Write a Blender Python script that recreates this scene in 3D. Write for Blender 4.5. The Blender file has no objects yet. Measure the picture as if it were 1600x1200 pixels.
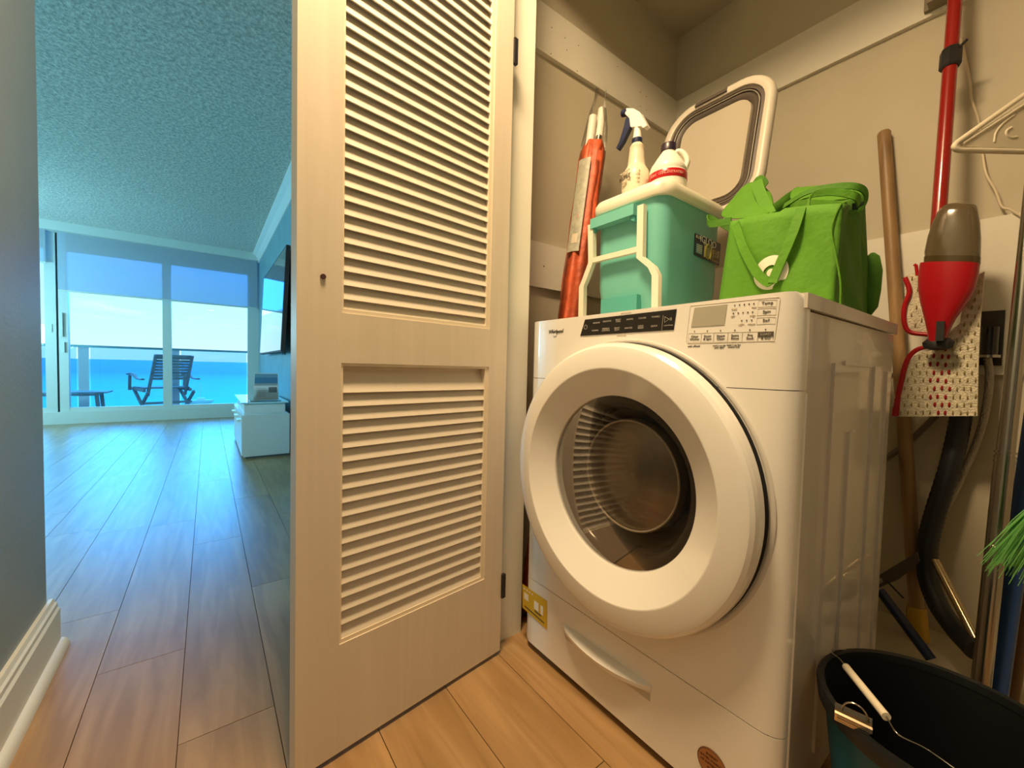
import bpy, bmesh, math, random
from mathutils import Vector, Matrix
random.seed(7)
S = bpy.context.scene
COL = S.collection
# ------------------------------------------------------------------ camera
F, YAW, PIT, ROL = 635.5, math.radians(36.81), math.radians(-2.15), math.radians(1.354)
CAM = Vector((0, 0, .845))
fw = Vector((math.sin(YAW)*math.cos(PIT), math.cos(YAW)*math.cos(PIT), math.sin(PIT)))
rt = Vector((math.cos(YAW), -math.sin(YAW), 0)); up = rt.cross(fw)
R2 = math.cos(ROL)*rt + math.sin(ROL)*up; U2 = -math.sin(ROL)*rt + math.cos(ROL)*up
cd = bpy.data.cameras.new('camera'); cam = bpy.data.objects.new('camera', cd); COL.objects.link(cam)
cd.sensor_width = 36; cd.lens = F/1600*36; cd.clip_start = .02; cd.clip_end = 60000
cam.matrix_world = Matrix(((R2.x, U2.x, -fw.x, CAM.x), (R2.y, U2.y, -fw.y, CAM.y), (R2.z, U2.z, -fw.z, CAM.z), (0, 0, 0, 1)))
S.camera = cam
# ------------------------------------------------------------------ colour, sky, light
S.view_settings.view_transform = 'Standard'; S.view_settings.look = 'None'
S.view_settings.gamma = 1; S.view_settings.use_curve_mapping = False
S.view_settings.exposure = 0.0
S.cycles.use_denoising = True
S.cycles.max_bounces = 10; S.cycles.transparent_max_bounces = 16; S.cycles.sample_clamp_indirect = 6
S.cycles.caustics_reflective = False; S.cycles.caustics_refractive = False
W = bpy.data.worlds.new('sky'); S.world = W; W.use_nodes = True
nt = W.node_tree; nt.nodes.clear()
def N(nt, t, **k):
    n = nt.nodes.new(t)
    for a, b in k.items(): setattr(n, a, b)
    return n
out = N(nt, 'ShaderNodeOutputWorld'); bg = N(nt, 'ShaderNodeBackground'); tc = N(nt, 'ShaderNodeTexCoord')
sep = N(nt, 'ShaderNodeSeparateXYZ'); ramp = N(nt, 'ShaderNodeValToRGB'); mp = N(nt, 'ShaderNodeMapping')
ns = N(nt, 'ShaderNodeTexNoise'); cr = N(nt, 'ShaderNodeValToRGB'); mx = N(nt, 'ShaderNodeMixRGB')
nt.links.new(tc.outputs['Generated'], sep.inputs[0]); nt.links.new(sep.outputs['Z'], ramp.inputs[0])
e = ramp.color_ramp.elements
e[0].position = 0.0; e[0].color = (.66, .88, 1.0, 1)
e[1].position = .12; e[1].color = (.50, 1.02, 1.25, 1)
for p, c in ((.20, (.42, 1.1, 1.9, 1)), (.40, (.40, 1.1, 2.0, 1)), (1.0, (.35, .95, 1.9, 1))):
    k = e.new(p); k.color = c
mp.inputs['Scale'].default_value = (1, 1, 5); ns.inputs['Scale'].default_value = 6; ns.inputs['Detail'].default_value = 5
nt.links.new(tc.outputs['Generated'], mp.inputs[0]); nt.links.new(mp.outputs[0], ns.inputs[0]); nt.links.new(ns.outputs[0], cr.inputs[0])
cr.color_ramp.elements[0].position = .56; cr.color_ramp.elements[1].position = .72
mul = N(nt, 'ShaderNodeMath', operation='MULTIPLY'); mul.inputs[1].default_value = .55
nt.links.new(cr.outputs[0], mul.inputs[0]); nt.links.new(mul.outputs[0], mx.inputs[0])
nt.links.new(ramp.outputs[0], mx.inputs[1]); mx.inputs[2].default_value = (1.0, 1.0, 1.05, 1)
nt.links.new(mx.outputs[0], bg.inputs[0]); bg.inputs[1].default_value = 1.25
nt.links.new(bg.outputs[0], out.inputs[0])
def area(name, loc, rot, size, power, color):
    l = bpy.data.lights.new(name, 'AREA'); l.shape = 'DISK'; l.size = size; l.energy = power; l.color = color
    o = bpy.data.objects.new(name, l); COL.objects.link(o); o.location = loc; o.rotation_euler = rot; return o
area('hall_ceiling_lamp', (.20, .52, 2.50), (0, 0, 0), .38, 56, (1, .705, .385))
def room_fill(name, loc, power, color, radius):
    l = bpy.data.lights.new(name, 'POINT'); l.shadow_soft_size = radius; l.energy = power; l.color = color
    o = bpy.data.objects.new(name, l); COL.objects.link(o); o.location = loc
room_fill('living_room_fill', (-2.95, 2.3, 1.35), 120, (.36, .83, 1), .25)  # unseen fill light added to brighten the living room and its ceiling
area('hallway_fill', (.1, -1.3, 2.515), (0, 0, 0), .3, 4, (1, .84, .64))  # weak fill added behind the camera to lift hall floor and washer front
room_fill('living_room_fill', (-2.6, 6.2, 1.35), 135, (.36, .83, 1), .25)  # second added fill, brightens the window end of the room
sl = bpy.data.lights.new('sky_fill', 'SUN'); sl.energy = 6.5; sl.color = (.05, .40, 1); sl.angle = math.radians(50)  # broad blue light added to stand in for strong skylight into the room
so = bpy.data.objects.new('sky_fill', sl); COL.objects.link(so); so.rotation_euler = (math.radians(-62), 0, math.radians(-8))

def at(px, py, ax, val):
    """point on the ray of the reference view that lies in the plane axis=val"""
    d = R2*((px-800)/F) - U2*((py-600)/F) + fw
    return CAM + d*((val-CAM[ax])/d[ax])
# ------------------------------------------------------------------ materials
MATS = {}
def mat(name, c, r=.5, m=0, spec=.5, bump=0, bscale=40, var=0, vscale=5, trans=0, emit=None, alpha=1, coat=0, c2=None, dist=.01):
    if name in MATS: return MATS[name]
    M = bpy.data.materials.new(name); M.use_nodes = True; t = M.node_tree; b = t.nodes['Principled BSDF']
    b.inputs['Base Color'].default_value = (*c, 1); b.inputs['Roughness'].default_value = r; b.inputs['Metallic'].default_value = m
    b.inputs['Specular IOR Level'].default_value = spec; b.inputs['Coat Weight'].default_value = coat
    b.inputs['Transmission Weight'].default_value = trans; b.inputs['Alpha'].default_value = alpha
    tc = N(t, 'ShaderNodeTexCoord')
    if var or c2:
        n = N(t, 'ShaderNodeTexNoise'); n.inputs['Scale'].default_value = vscale; n.inputs['Detail'].default_value = 4
        x = N(t, 'ShaderNodeMixRGB'); t.links.new(tc.outputs['Object'], n.inputs[0])
        rp = N(t, 'ShaderNodeValToRGB'); rp.color_ramp.elements[0].position = .35; rp.color_ramp.elements[1].position = .65
        t.links.new(n.outputs[0], rp.inputs[0]); t.links.new(rp.outputs[0], x.inputs[0])
        x.inputs[1].default_value = (*c, 1); x.inputs[2].default_value = (*(c2 or [v*(1-var) for v in c]), 1)
        t.links.new(x.outputs[0], b.inputs['Base Color'])
    if bump:
        n = N(t, 'ShaderNodeTexNoise'); n.inputs['Scale'].default_value = bscale; n.inputs['Detail'].default_value = 5
        bp = N(t, 'ShaderNodeBump'); bp.inputs['Strength'].default_value = bump; bp.inputs['Distance'].default_value = dist
        t.links.new(tc.outputs['Object'], n.inputs[0]); t.links.new(n.outputs[0], bp.inputs['Height']); t.links.new(bp.outputs[0], b.inputs['Normal'])
    MATS[name] = M; return M
def wood(name, c1, c2, scale=(1, 12, 12), rough=.4, rnd=.25, bump=.15, spec=.5):
    """grain running along local X of the coordinates"""
    M = bpy.data.materials.new(name); M.use_nodes = True; t = M.node_tree; b = t.nodes['Principled BSDF']
    tc = N(t, 'ShaderNodeTexCoord'); oi = N(t, 'ShaderNodeObjectInfo'); mp = N(t, 'ShaderNodeMapping'); mp.inputs['Scale'].default_value = scale
    ad = N(t, 'ShaderNodeVectorMath', operation='ADD'); cm = N(t, 'ShaderNodeCombineXYZ'); ml = N(t, 'ShaderNodeMath', operation='MULTIPLY'); ml.inputs[1].default_value = 37
    t.links.new(oi.outputs['Random'], ml.inputs[0])
    for i in range(3): t.links.new(ml.outputs[0], cm.inputs[i])
    t.links.new(tc.outputs['Object'], mp.inputs[0]); t.links.new(mp.outputs[0], ad.inputs[0]); t.links.new(cm.outputs[0], ad.inputs[1])
    n = N(t, 'ShaderNodeTexNoise'); n.inputs['Scale'].default_value = 1.6; n.inputs['Detail'].default_value = 7; n.inputs['Distortion'].default_value = .8
    t.links.new(ad.outputs[0], n.inputs[0])
    rp = N(t, 'ShaderNodeValToRGB'); rp.color_ramp.elements[0].position = .36; rp.color_ramp.elements[1].position = .66
    rp.color_ramp.elements[0].color = (*c2, 1); rp.color_ramp.elements[1].color = (*c1, 1)
    t.links.new(n.outputs[0], rp.inputs[0])
    hs = N(t, 'ShaderNodeHueSaturation'); mr = N(t, 'ShaderNodeMapRange'); mr.inputs[3].default_value = 1-rnd; mr.inputs[4].default_value = 1+rnd*.6
    t.links.new(oi.outputs['Random'], mr.inputs[0]); t.links.new(mr.outputs[0], hs.inputs['Value']); t.links.new(rp.outputs[0], hs.inputs['Color'])
    t.links.new(hs.outputs[0], b.inputs['Base Color']); b.inputs['Roughness'].default_value = rough; b.inputs['Specular IOR Level'].default_value = spec
    bp = N(t, 'ShaderNodeBump'); bp.inputs['Strength'].default_value = bump; bp.inputs['Distance'].default_value = .002
    t.links.new(n.outputs[0], bp.inputs['Height']); t.links.new(bp.outputs[0], b.inputs['Normal'])
    MATS[name] = M; return M
def sheer(name, c, f, rough=.5, diffuse=True):
    """thin see-through film or cloth: share f of it is solid"""
    M = bpy.data.materials.new(name); M.use_nodes = True; t = M.node_tree; t.nodes.clear()
    o = N(t, 'ShaderNodeOutputMaterial'); x = N(t, 'ShaderNodeMixShader'); a = N(t, 'ShaderNodeBsdfTransparent')
    b = N(t, 'ShaderNodeBsdfPrincipled'); b.inputs['Base Color'].default_value = (*c, 1); b.inputs['Roughness'].default_value = rough
    x.inputs[0].default_value = f; t.links.new(a.outputs[0], x.inputs[1]); t.links.new(b.outputs[0], x.inputs[2]); t.links.new(x.outputs[0], o.inputs[0])
    MATS[name] = M; return M, a
def thin_glass(name, tint, gloss=1.0, rough=.0, ior=1.45):
    M = bpy.data.materials.new(name); M.use_nodes = True; t = M.node_tree; t.nodes.clear()
    o = N(t, 'ShaderNodeOutputMaterial'); x = N(t, 'ShaderNodeMixShader'); a = N(t, 'ShaderNodeBsdfTransparent'); g = N(t, 'ShaderNodeBsdfGlossy')
    a.inputs[0].default_value = (*tint, 1); g.inputs['Roughness'].default_value = rough
    fr = N(t, 'ShaderNodeFresnel'); fr.inputs[0].default_value = ior; ml = N(t, 'ShaderNodeMath', operation='MULTIPLY'); ml.inputs[1].default_value = gloss
    t.links.new(fr.outputs[0], ml.inputs[0]); t.links.new(ml.outputs[0], x.inputs[0])
    t.links.new(a.outputs[0], x.inputs[1]); t.links.new(g.outputs[0], x.inputs[2]); t.links.new(x.outputs[0], o.inputs[0])
    MATS[name] = M; return M
PAINT = mat('wall_paint', (.54, .495, .385), .6, bump=.05, bscale=120, var=.05)
HALLP = mat('grey_wall_paint', (.30, .34, .34), .45, bump=.08, bscale=90, var=.06)
TVP = mat('blue_wall_paint', (.22, .42, .50), .4, bump=.06, bscale=60, var=.15)
TRIM = mat('trim_paint', (.78, .76, .68), .4, var=.05)
WINF = mat('window_frame_paint', (.62, .66, .62), .4)

SLATP = mat('slat_paint', (.68, .61, .51), .45)
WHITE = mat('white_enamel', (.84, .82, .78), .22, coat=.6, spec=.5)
WHITE2 = mat('white_enamel_shaded', (.62, .58, .53), .25, coat=.5)  # darker copy of the washer white, side shade put into the colour
WPLAS = mat('white_plastic', (.82, .80, .74), .35)
GREYP = mat('grey_silicone', (.085, .07, .06), .5)
CREAM = mat('cream_plastic', (.85, .80, .66), .35)
TEAL = mat('teal_plastic', (.17, .53, .47), .38)
TEALD = mat('dark_teal_plastic', (.09, .42, .38), .4)
BLACK = mat('black_gloss', (.012, .012, .012), .15)
BLK = mat('black_matte', (.012, .012, .014), .55)
NAVY = mat('navy_plastic', (.012, .02, .07), .35)
BLUE = mat('blue_handle', (.012, .06, .24), .35)
RED = mat('red_plastic', (.42, .006, .014), .28)
REDM = mat('red_metal', (.30, .012, .01), .25, coat=.5)
REDC = mat('red_fabric', (.66, .11, .035), .5, var=.3, vscale=30, bump=.4, bscale=40)
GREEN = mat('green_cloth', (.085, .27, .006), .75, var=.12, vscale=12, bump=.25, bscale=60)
GREEND = mat('green_cloth_shaded', (.06, .20, .006), .75, var=.12, vscale=12, bump=.25, bscale=60)  # darker copy of the cloth, shade put into side and back panels
PRINTW = mat('white_print', (.80, .80, .66), .6)
INK = mat('ink', (.09, .075, .055), .5)
INKG = mat('grey_ink', (.56, .49, .38), .5)
INKW = mat('pale_ink', (.45, .42, .36), .5)
DISP = mat('display_film', (.42, .40, .32), .2)
CHROME = mat('chrome', (.42, .40, .37), .2, m=1)
STEEL = mat('braided_steel', (.45, .42, .38), .35, m=1, bump=.8, bscale=300)
YEL = mat('yellow_ferrule', (.50, .30, .01), .45)
BRUSH = mat('green_bristle', (.20, .55, .16), .4)
BUCK = mat('teal_bucket', (.006, .10, .15), .4)
POLEW = wood('pole_wood', (.42, .26, .12), (.14, .08, .035), (10, 10, 1), .45, .05)
DOORP = wood('door_paint', (.70, .62, .52), (.665, .585, .485), (22, 22, 1.2), .42, 0, .03)
OAK = wood('oak_floor', (.44, .27, .125), (.31, .18, .075), (14, 1.3, 14), .33, .12, .12, .6)
TEAK = wood('grey_teak', (.17, .23, .25), (.10, .14, .16), (3, 3, 3), .6, .05)
GLASS = thin_glass('window_glass', (.95, 1, 1), .4)
RGLASS = thin_glass('rail_glass', (.62, .85, .97), .5)
# ------------------------------------------------------------------ mesh helpers
def newbm(): return bmesh.new()
def box(bm, x0, x1, y0, y1, z0, z1):
    v = [bm.verts.new((x, y, z)) for x in (x0, x1) for y in (y0, y1) for z in (z0, z1)]
    for f in ((0, 1, 3, 2), (4, 6, 7, 5), (0, 4, 5, 1), (2, 3, 7, 6), (0, 2, 6, 4), (1, 5, 7, 3)): bm.faces.new([v[i] for i in f])
    return v
def bev(bm, w, seg=2, ang=.5):
    es = [e for e in bm.edges if len(e.link_faces) == 2 and e.calc_face_angle(0) > ang]
    bmesh.ops.bevel(bm, geom=es, offset=w, segments=seg, affect='EDGES', profile=.5, clamp_overlap=True)
def frame_of(d):
    d = d.normalized(); a = Vector((0, 0, 1)) if abs(d.z) < .9 else Vector((1, 0, 0))
    u = d.cross(a).normalized(); return u, d.cross(u).normalized()
def tube(bm, pts, r, n=12, caps=True, flat=None, closed=False):
    pts = [Vector(p) for p in pts]; rs = r if isinstance(r, (list, tuple)) else [r]*len(pts); rings = []
    u = None
    for i, p in enumerate(pts):
        if closed: d = pts[(i+1) % len(pts)] - pts[i-1]
        else: d = (pts[min(i+1, len(pts)-1)] - pts[max(i-1, 0)])
        if u is None: u, v = frame_of(d)
        else:
            dn = d.normalized(); u = (u - dn*u.dot(dn)).normalized(); v = dn.cross(u)
        k = (flat or 1)
        rings.append([bm.verts.new(p + u*math.cos(2*math.pi*j/n)*rs[i] + v*math.sin(2*math.pi*j/n)*rs[i]*k) for j in range(n)])
    m = len(rings)
    for i in range(m if closed else m-1):
        A, B = rings[i], rings[(i+1) % m]
        for j in range(n): bm.faces.new((A[j], A[(j+1) % n], B[(j+1) % n], B[j]))
    if caps and not closed: bm.faces.new(rings[0][::-1]); bm.faces.new(rings[-1])
def spline(pts, k=8):
    P = [Vector(p) for p in pts]; P = [P[0]*2-P[1]] + P + [P[-1]*2-P[-2]]; o = []
    for i in range(1, len(P)-2):
        a, b, c, d = P[i-1:i+3]
        for j in range(k):
            t = j/k; o.append(.5*((2*b)+(c-a)*t+(2*a-5*b+4*c-d)*t*t+(3*b-a-3*c+d)*t**3))
    o.append(P[-2]); return o
def lathe(bm, prof, c, ax='z', n=40, sx=1, sy=1, capa=True, capb=True):
    """prof = [(radius, height)]; axis z up, or x"""
    rings = []
    for r, h in prof:
        ring = []
        for j in range(n):
            a = 2*math.pi*j/n; p, q = r*math.cos(a)*sx, r*math.sin(a)*sy
            ring.append(bm.verts.new((c[0]+p, c[1]+q, h) if ax == 'z' else (h, c[1]+p, c[2]+q)))
        rings.append(ring)
    for A, B in zip(rings, rings[1:]):
        for j in range(n): bm.faces.new((A[j], A[(j+1) % n], B[(j+1) % n], B[j]))
    if capa and prof[0][0] > 1e-5: bm.faces.new(rings[0][::-1])
    if capb and prof[-1][0] > 1e-5: bm.faces.new(rings[-1])
def rrect(w, h, r, n=6):
    o = []
    for cx, cy, a0 in ((w/2-r, h/2-r, 0), (-w/2+r, h/2-r, 90), (-w/2+r, -h/2+r, 180), (w/2-r, -h/2+r, 270)):
        for i in range(n+1):
            a = math.radians(a0+90*i/n); o.append((cx+r*math.cos(a), cy+r*math.sin(a)))
    return o
def loft(bm, loops, capa=True, capb=True):
    rings = [[bm.verts.new(p) for p in L] for L in loops]
    for A, B in zip(rings, rings[1:]):
        n = len(A)
        for j in range(n): bm.faces.new((A[j], A[(j+1) % n], B[(j+1) % n], B[j]))
    if capa: bm.faces.new(rings[0][::-1])
    if capb: bm.faces.new(rings[-1])
def prism(bm, poly, off):
    a = [bm.verts.new(p) for p in poly]; b = [bm.verts.new(Vector(p)+Vector(off)) for p in poly]; n = len(a)
    bm.faces.new(a[::-1]); bm.faces.new(b)
    for i in range(n): bm.faces.new((a[i], a[(i+1) % n], b[(i+1) % n], b[i]))
def root_of(o):
    while o.parent: o = o.parent
    return o
def tag(o, label=None, cat=None, group=None, kind=None):
    if label: o['label'] = label
    if cat: o['category'] = cat
    if group: o['group'] = group
    if kind: o['kind'] = kind
    return o
def thing(name, base, label, cat, group=None, rz=0, kind=None):
    o = bpy.data.objects.new(name, None); COL.objects.link(o); o.location = base; o.rotation_euler = (0, 0, rz); o.empty_display_size = .05
    return tag(o, label, cat, group, kind)
def obj(name, bm, m, parent=None, base=None, smooth=None, local=False):
    bmesh.ops.recalc_face_normals(bm, faces=bm.faces[:])
    me = bpy.data.meshes.new(name); bm.to_mesh(me); bm.free()
    o = bpy.data.objects.new(name, me); COL.objects.link(o); me.materials.append(m)
    if parent:
        o.parent = parent
        if not local: me.transform(Matrix.Translation(-root_of(parent).location))
    elif base is not None:
        me.transform(Matrix.Translation(-Vector(base))); o.location = base
    if smooth is not None:
        me.shade_smooth() if hasattr(me, 'shade_smooth') else [setattr(p, 'use_smooth', True) for p in me.polygons]
        if smooth: me.set_sharp_from_angle(angle=math.radians(smooth))
    return o
def struct(name, bm, m, **k): return tag(obj(name, bm, m, **k), kind='structure')
def wbox(name, m, *b, bv=0, **k):
    bm = newbm(); box(bm, *b)
    if bv: bev(bm, bv)
    return struct(name, bm, m, **k)
def pbox(name, m, parent, *b, bv=0, seg=2, smooth=30):
    bm = newbm(); box(bm, *b)
    if bv: bev(bm, bv, seg)
    return obj(name, bm, m, parent, smooth=smooth)
def ptube(name, m, parent, pts, r, n=12, **k):
    bm = newbm(); tube(bm, pts, r, n, **k); return obj(name, bm, m, parent, smooth=40)
TXT = []
def text(name, s, size, pos, right, upv, m, parent, align='CENTER', sx=1, depth=.0003, shear=0, spacing=1):
    c = bpy.data.curves.new(name, 'FONT'); c.body = s; c.size = size; c.align_x = align; c.align_y = 'CENTER'
    c.extrude = depth; c.resolution_u = 2; c.shear = shear; c.space_character = spacing; c.space_line = .85
    o = bpy.data.objects.new('tmp', c); COL.objects.link(o)
    r = Vector(right).normalized(); u = Vector(upv); u = (u - r*u.dot(r)).normalized(); n = r.cross(u)
    M = Matrix(((r.x*sx, u.x, n.x, pos[0]), (r.y*sx, u.y, n.y, pos[1]), (r.z*sx, u.z, n.z, pos[2]), (0, 0, 0, 1)))
    TXT.append((name, o, M, m, parent))
def flush_text():
    dg = bpy.context.evaluated_depsgraph_get(); dg.update()
    for name, o, M, m, parent in TXT:
        me = bpy.data.meshes.new_from_object(o.evaluated_get(dg)); me.transform(M)
        cu = o.data; bpy.data.objects.remove(o); bpy.data.curves.remove(cu)
        q = bpy.data.objects.new(name, me); COL.objects.link(q); me.materials.clear(); me.materials.append(m); me.name = name
        q.parent = parent; me.transform(Matrix.Translation(-root_of(parent).location))

# ================================================================== SETTING
H = 2.53
fl = wbox('floor', mat('subfloor', (.10, .06, .035), .6), -3.2, 1.98, -1.6, 7.6, -.06, -.012)
PW = .1855; X0 = .129
def plank(x0, x1, y0, y1):
    g = .0009
    bm = newbm(); cx, cy = (x0+x1)/2, (y0+y1)/2
    box(bm, x0+g-cx, x1-g-cx, y0+g-cy, y1-g-cy, -.012, 0); bev(bm, .0012, 1)
    o = obj('plank', bm, OAK, fl, local=True, smooth=None); o.location = (cx, cy, 0)
row_end = {-3: 1.86, -2: 1.50, -1: 2.34, 0: 1.78, 1: 1.35, 2: .55, 3: 1.2, 4: .75, 5: 1.6}
for i in range(-14, 10):
    x0 = X0 + i*PW; x1 = x0+PW
    if x1 < -2.4: continue
    ya, yb = (-1.2, 7.58) if x0 < .62 else (-1.2, 1.22)
    if x1 < -.45: ya = 1.75
    x1 = min(x1, 1.905)
    e0 = row_end.get(i-0, random.uniform(.3, 1.4)); L = 1.22 if i != -3 else .875
    ys = []; y = e0
    while y > ya: y -= 1.22
    first = True
    y = e0 - 1.22*math.ceil((e0-ya)/1.22)
    seg = [ya]
    yy = y
    while yy < yb:
        if yy > ya+.05 and yy < yb-.05: seg.append(yy)
        yy += (L if yy > 1.5 and i == -3 and yy < 2 else 1.22)
    seg.append(yb)
    for a, b in zip(seg, seg[1:]): plank(x0, x1, a, b)

# popcorn ceiling
pop = mat('popcorn_ceiling', (.66, .70, .66), .9)
t = pop.node_tree; b = t.nodes['Principled BSDF']; tcn = N(t, 'ShaderNodeTexCoord')
v1 = N(t, 'ShaderNodeTexNoise'); v1.inputs['Scale'].default_value = 45; v1.inputs['Detail'].default_value = 6; v1.inputs['Roughness'].default_value = .7
bp = N(t, 'ShaderNodeBump'); bp.inputs['Strength'].default_value = 1; bp.inputs['Distance'].default_value = .02
rp = N(t, 'ShaderNodeValToRGB'); rp.color_ramp.elements[0].position = .38; rp.color_ramp.elements[0].color = (.50, .53, .48, 1)
rp.color_ramp.elements[1].position = .62; rp.color_ramp.elements[1].color = (.90, .90, .82, 1)
t.links.new(tcn.outputs['Object'], v1.inputs[0]); t.links.new(v1.outputs[0], bp.inputs['Height']); t.links.new(bp.outputs[0], b.inputs['Normal'])
t.links.new(v1.outputs[0], rp.inputs[0]); t.links.new(rp.outputs[0], b.inputs['Base Color'])
wbox('ceiling', pop, -3.2, .72, -1.6, 7.75, H, H+.08)
wbox('ceiling_closet', PAINT, .72, 2.0, -1.6, 1.3, H, H+.08)
wbox('wall_left', HALLP, -.47, -.37, -1.6, 1.69, 0, H)
wbox('wall_partition', HALLP, -3.2, -.47, 1.59, 1.69, 0, H)
wbox('wall_far_left', TVP, -3.3, -3.2, 1.59, 7.7, 0, H)
wbox('wall_right', TVP, .65, .75, 1.352, 7.7, 0, H)
wbox('wall_closet_left', PAINT, .65, 2.0, 1.22, 1.35, 0, H)
wbox('wall_back', PAINT, 1.91, 2.0, -1.0, 1.22, 0, H)
wbox('wall_closet_right', PAINT, .80, 1.91, -1.0, -.9, 0, H)
wbox('wall_near', HALLP, -.37, .72, -1.7, -1.6, 0, H)
wbox('wall_front', HALLP, .72, .80, -1.6, -.62, 0, H)
wbox('wall_header', PAINT, .72, .80, -.62, .995, 2.38, H)
wbox('trim_1', TRIM, .722, .803, .995, 1.22, 0, H, bv=.002)          # jamb post beside the louvered door
wbox('trim_2', TRIM, .803, 1.892, 1.202, 1.22, 2.032, 2.207, bv=.0015)   # cleats
wbox('trim_3', TRIM, .803, 1.892, 1.202, 1.22, 1.16, 1.33, bv=.0015)
wbox('trim_4', TRIM, 1.892, 1.91, -.9, 1.22, 2.027, 2.205, bv=.0015)
wbox('trim_9', PAINT, 1.46, 1.909, -.9, 1.219, .0005, .018)                 # painted board along the closet floor
wbox('trim_5', TRIM, 1.892, 1.91, -.9, 1.22, .861, 1.334, bv=.0015)
HOLE = mat('nail_hole', (.10, .07, .04), .8)
tr2 = bpy.data.objects['trim_2']; tr3 = bpy.data.objects['trim_3']
def hole(px, py, r, par):
    p = at(px, py, 1, 1.2015); bm = newbm()
    tube(bm, [p, p+Vector((0, .004, 0))], [r*.6, r], 10); obj('screw_hole', bm, HOLE, par, smooth=40, local=True)
for px, py in ((862, 43), (883, 59), (904, 71), (886, 78), (861, 84), (902, 111), (965, 104), (1001, 144), (1010, 151), (1001, 166), (1010, 172)): hole(px, py, .0035, tr2)
hole(850, 416, .005, tr3)
# crown on the living-room wall
bm = newbm()
prof = [(.65, 2.40), (.635, 2.40), (.63, 2.43), (.60, 2.48), (.565, 2.505), (.56, H), (.65, H)]
prism(bm, [(x, 1.36, z) for x, z in prof], (0, 6.2, 0)); struct('trim_6', bm, mat('crown_paint', (.80, .84, .82), .4))
# baseboard of the left wall with shoe moulding
bm = newbm()
prof = [(-.37, 0), (-.37, .148), (-.362, .148), (-.358, .138), (-.353, .134), (-.353, .122), (-.348, .116), (-.348, 0)]
prism(bm, [(x, -1.6, z) for x, z in prof], (0, 3.312, 0))
bb = struct('baseboard_left', bm, TRIM)
bm = newbm(); pr = [(-.348, 0)] + [(-.348+.017*math.sin(a*math.pi/10), .024*math.cos(a*math.pi/10)) for a in range(6)]
prism(bm, [(x, -1.6, z) for x, z in pr], (0, 3.32, 0)); obj('shoe_moulding', bm, TRIM, bb, smooth=40, local=True)
wbox('baseboard_partition', TRIM, -3.2, -.37, 1.69, 1.712, 0, .14)

# ------------------------------------------------------------------ window wall
WY = 7.6
def wpart(name, par, m, *b, bv=.004):
    bm = newbm(); box(bm, *b); bev(bm, bv, 1); return obj(name, bm, m, par, local=True)
wsill = wbox('trim_7', WINF, -3.2, .65, 7.58, 7.75, 0, .155, bv=.004)
wbox('trim_8', WINF, -3.2, .65, 7.45, 7.75, 2.42, H, bv=.004)       # fascia above the sliding glass
SEAL = mat('dark_seal', (.03, .05, .06), .6)
def window(name, x0, x1, gx0, gx1):
    bm = newbm(); box(bm, x0, gx0, WY, WY+.09, .155, 2.42); bev(bm, .004, 1)
    w = struct(name, bm, WINF)
    wpart('stile', w, WINF, gx1, x1, WY, WY+.09, .155, 2.42)
    wpart('sash_rail', w, WINF, gx0, gx1, WY+.005, WY+.085, .155, .207)
    wpart('sash_rail', w, WINF, gx0, gx1, WY+.005, WY+.085, 2.215, 2.42)
    bm = newbm(); box(bm, gx0, gx1, WY+.04, WY+.046, .207, 2.215); obj('glass_pane', bm, GLASS, w, local=True)
    return w
window('window_1', -3.2, -1.535, -3.10, -1.632)
w2 = window('window_2', -1.515, -.462, -1.432, -.512)
window('window_3', -.462, .65, -.415, .502)
bm = newbm(); box(bm, -1.535, -1.515, WY+.02, WY+.09, .155, 2.42); obj('seal', bm, SEAL, w2, local=True)
wpart('pull_handle', w2, WINF, -1.50, -1.475, WY-.03, WY, 1.12, 1.42)
wpart('latch', w2, WINF, -1.478, -1.462, WY-.025, WY, .92, 1.05)
wpart('lock_plate', bpy.data.objects['window_1'], WINF, -1.59, -1.57, WY-.01, WY, 1.17, 1.27, bv=.002)
SHADE, sa = sheer('shade_mesh', (.90, .88, .70), .36, .8); sa.inputs[0].default_value = (.42, .62, .93, 1)
def shade(x0, x1, z, label):
    t = thing('roller_shade', ((x0+x1)/2, 7.53, z), label, 'shade', rz=0)
    pbox('shade_cloth', SHADE, t, x0, x1, 7.530, 7.532, z, 2.42)
    pbox('hem_bar', WINF, t, x0, x1, 7.524, 7.536, z-.02, z, bv=.003)
    ptube('roller_tube', WINF, t, [(x0, 7.53, 2.445), (x1, 7.53, 2.445)], .022)
shade(-1.50, .62, 1.705, 'wide blue-tinted see-through roller shade half lowered over the sliding glass')
shade(-3.1, -1.60, 2.03, 'short see-through roller shade over the leftmost window beside the grey wall edge')
# ------------------------------------------------------------------ balcony, sea
wbox('floor_balcony', mat('balcony_concrete', (.45, .45, .42), .7), -4.5, 2.5, 7.75, 9.1, -.18, -.05)
t = thing('balcony_railing', (-.4, 8.9, -.05), 'glass balcony railing with slim dark top rail beyond the sliding doors', 'railing')
RAIL = mat('rail_metal', (.10, .22, .24), .4, m=.3); POST = mat('post_metal', (.35, .42, .46), .5)
pbox('top_rail', RAIL, t, -4.4, 2.4, 8.87, 8.93, 1.018, 1.052, bv=.008)
for x in (-2.60, -1.52, -.44, .64, 1.72):
    pbox('post', POST, t, x-.055, x+.055, 8.88, 8.92, -.05, 1.025, bv=.004)
for x in (-3.68, -2.60, -1.52, -.44, .64):
    pbox('glass_panel', RGLASS, t, x+.075, x+1.005, 8.896, 8.904, .0, 1.02)
sea = bpy.data.materials.new('sea_water'); sea.use_nodes = True; t = sea.node_tree; b = t.nodes['Principled BSDF']
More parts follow.
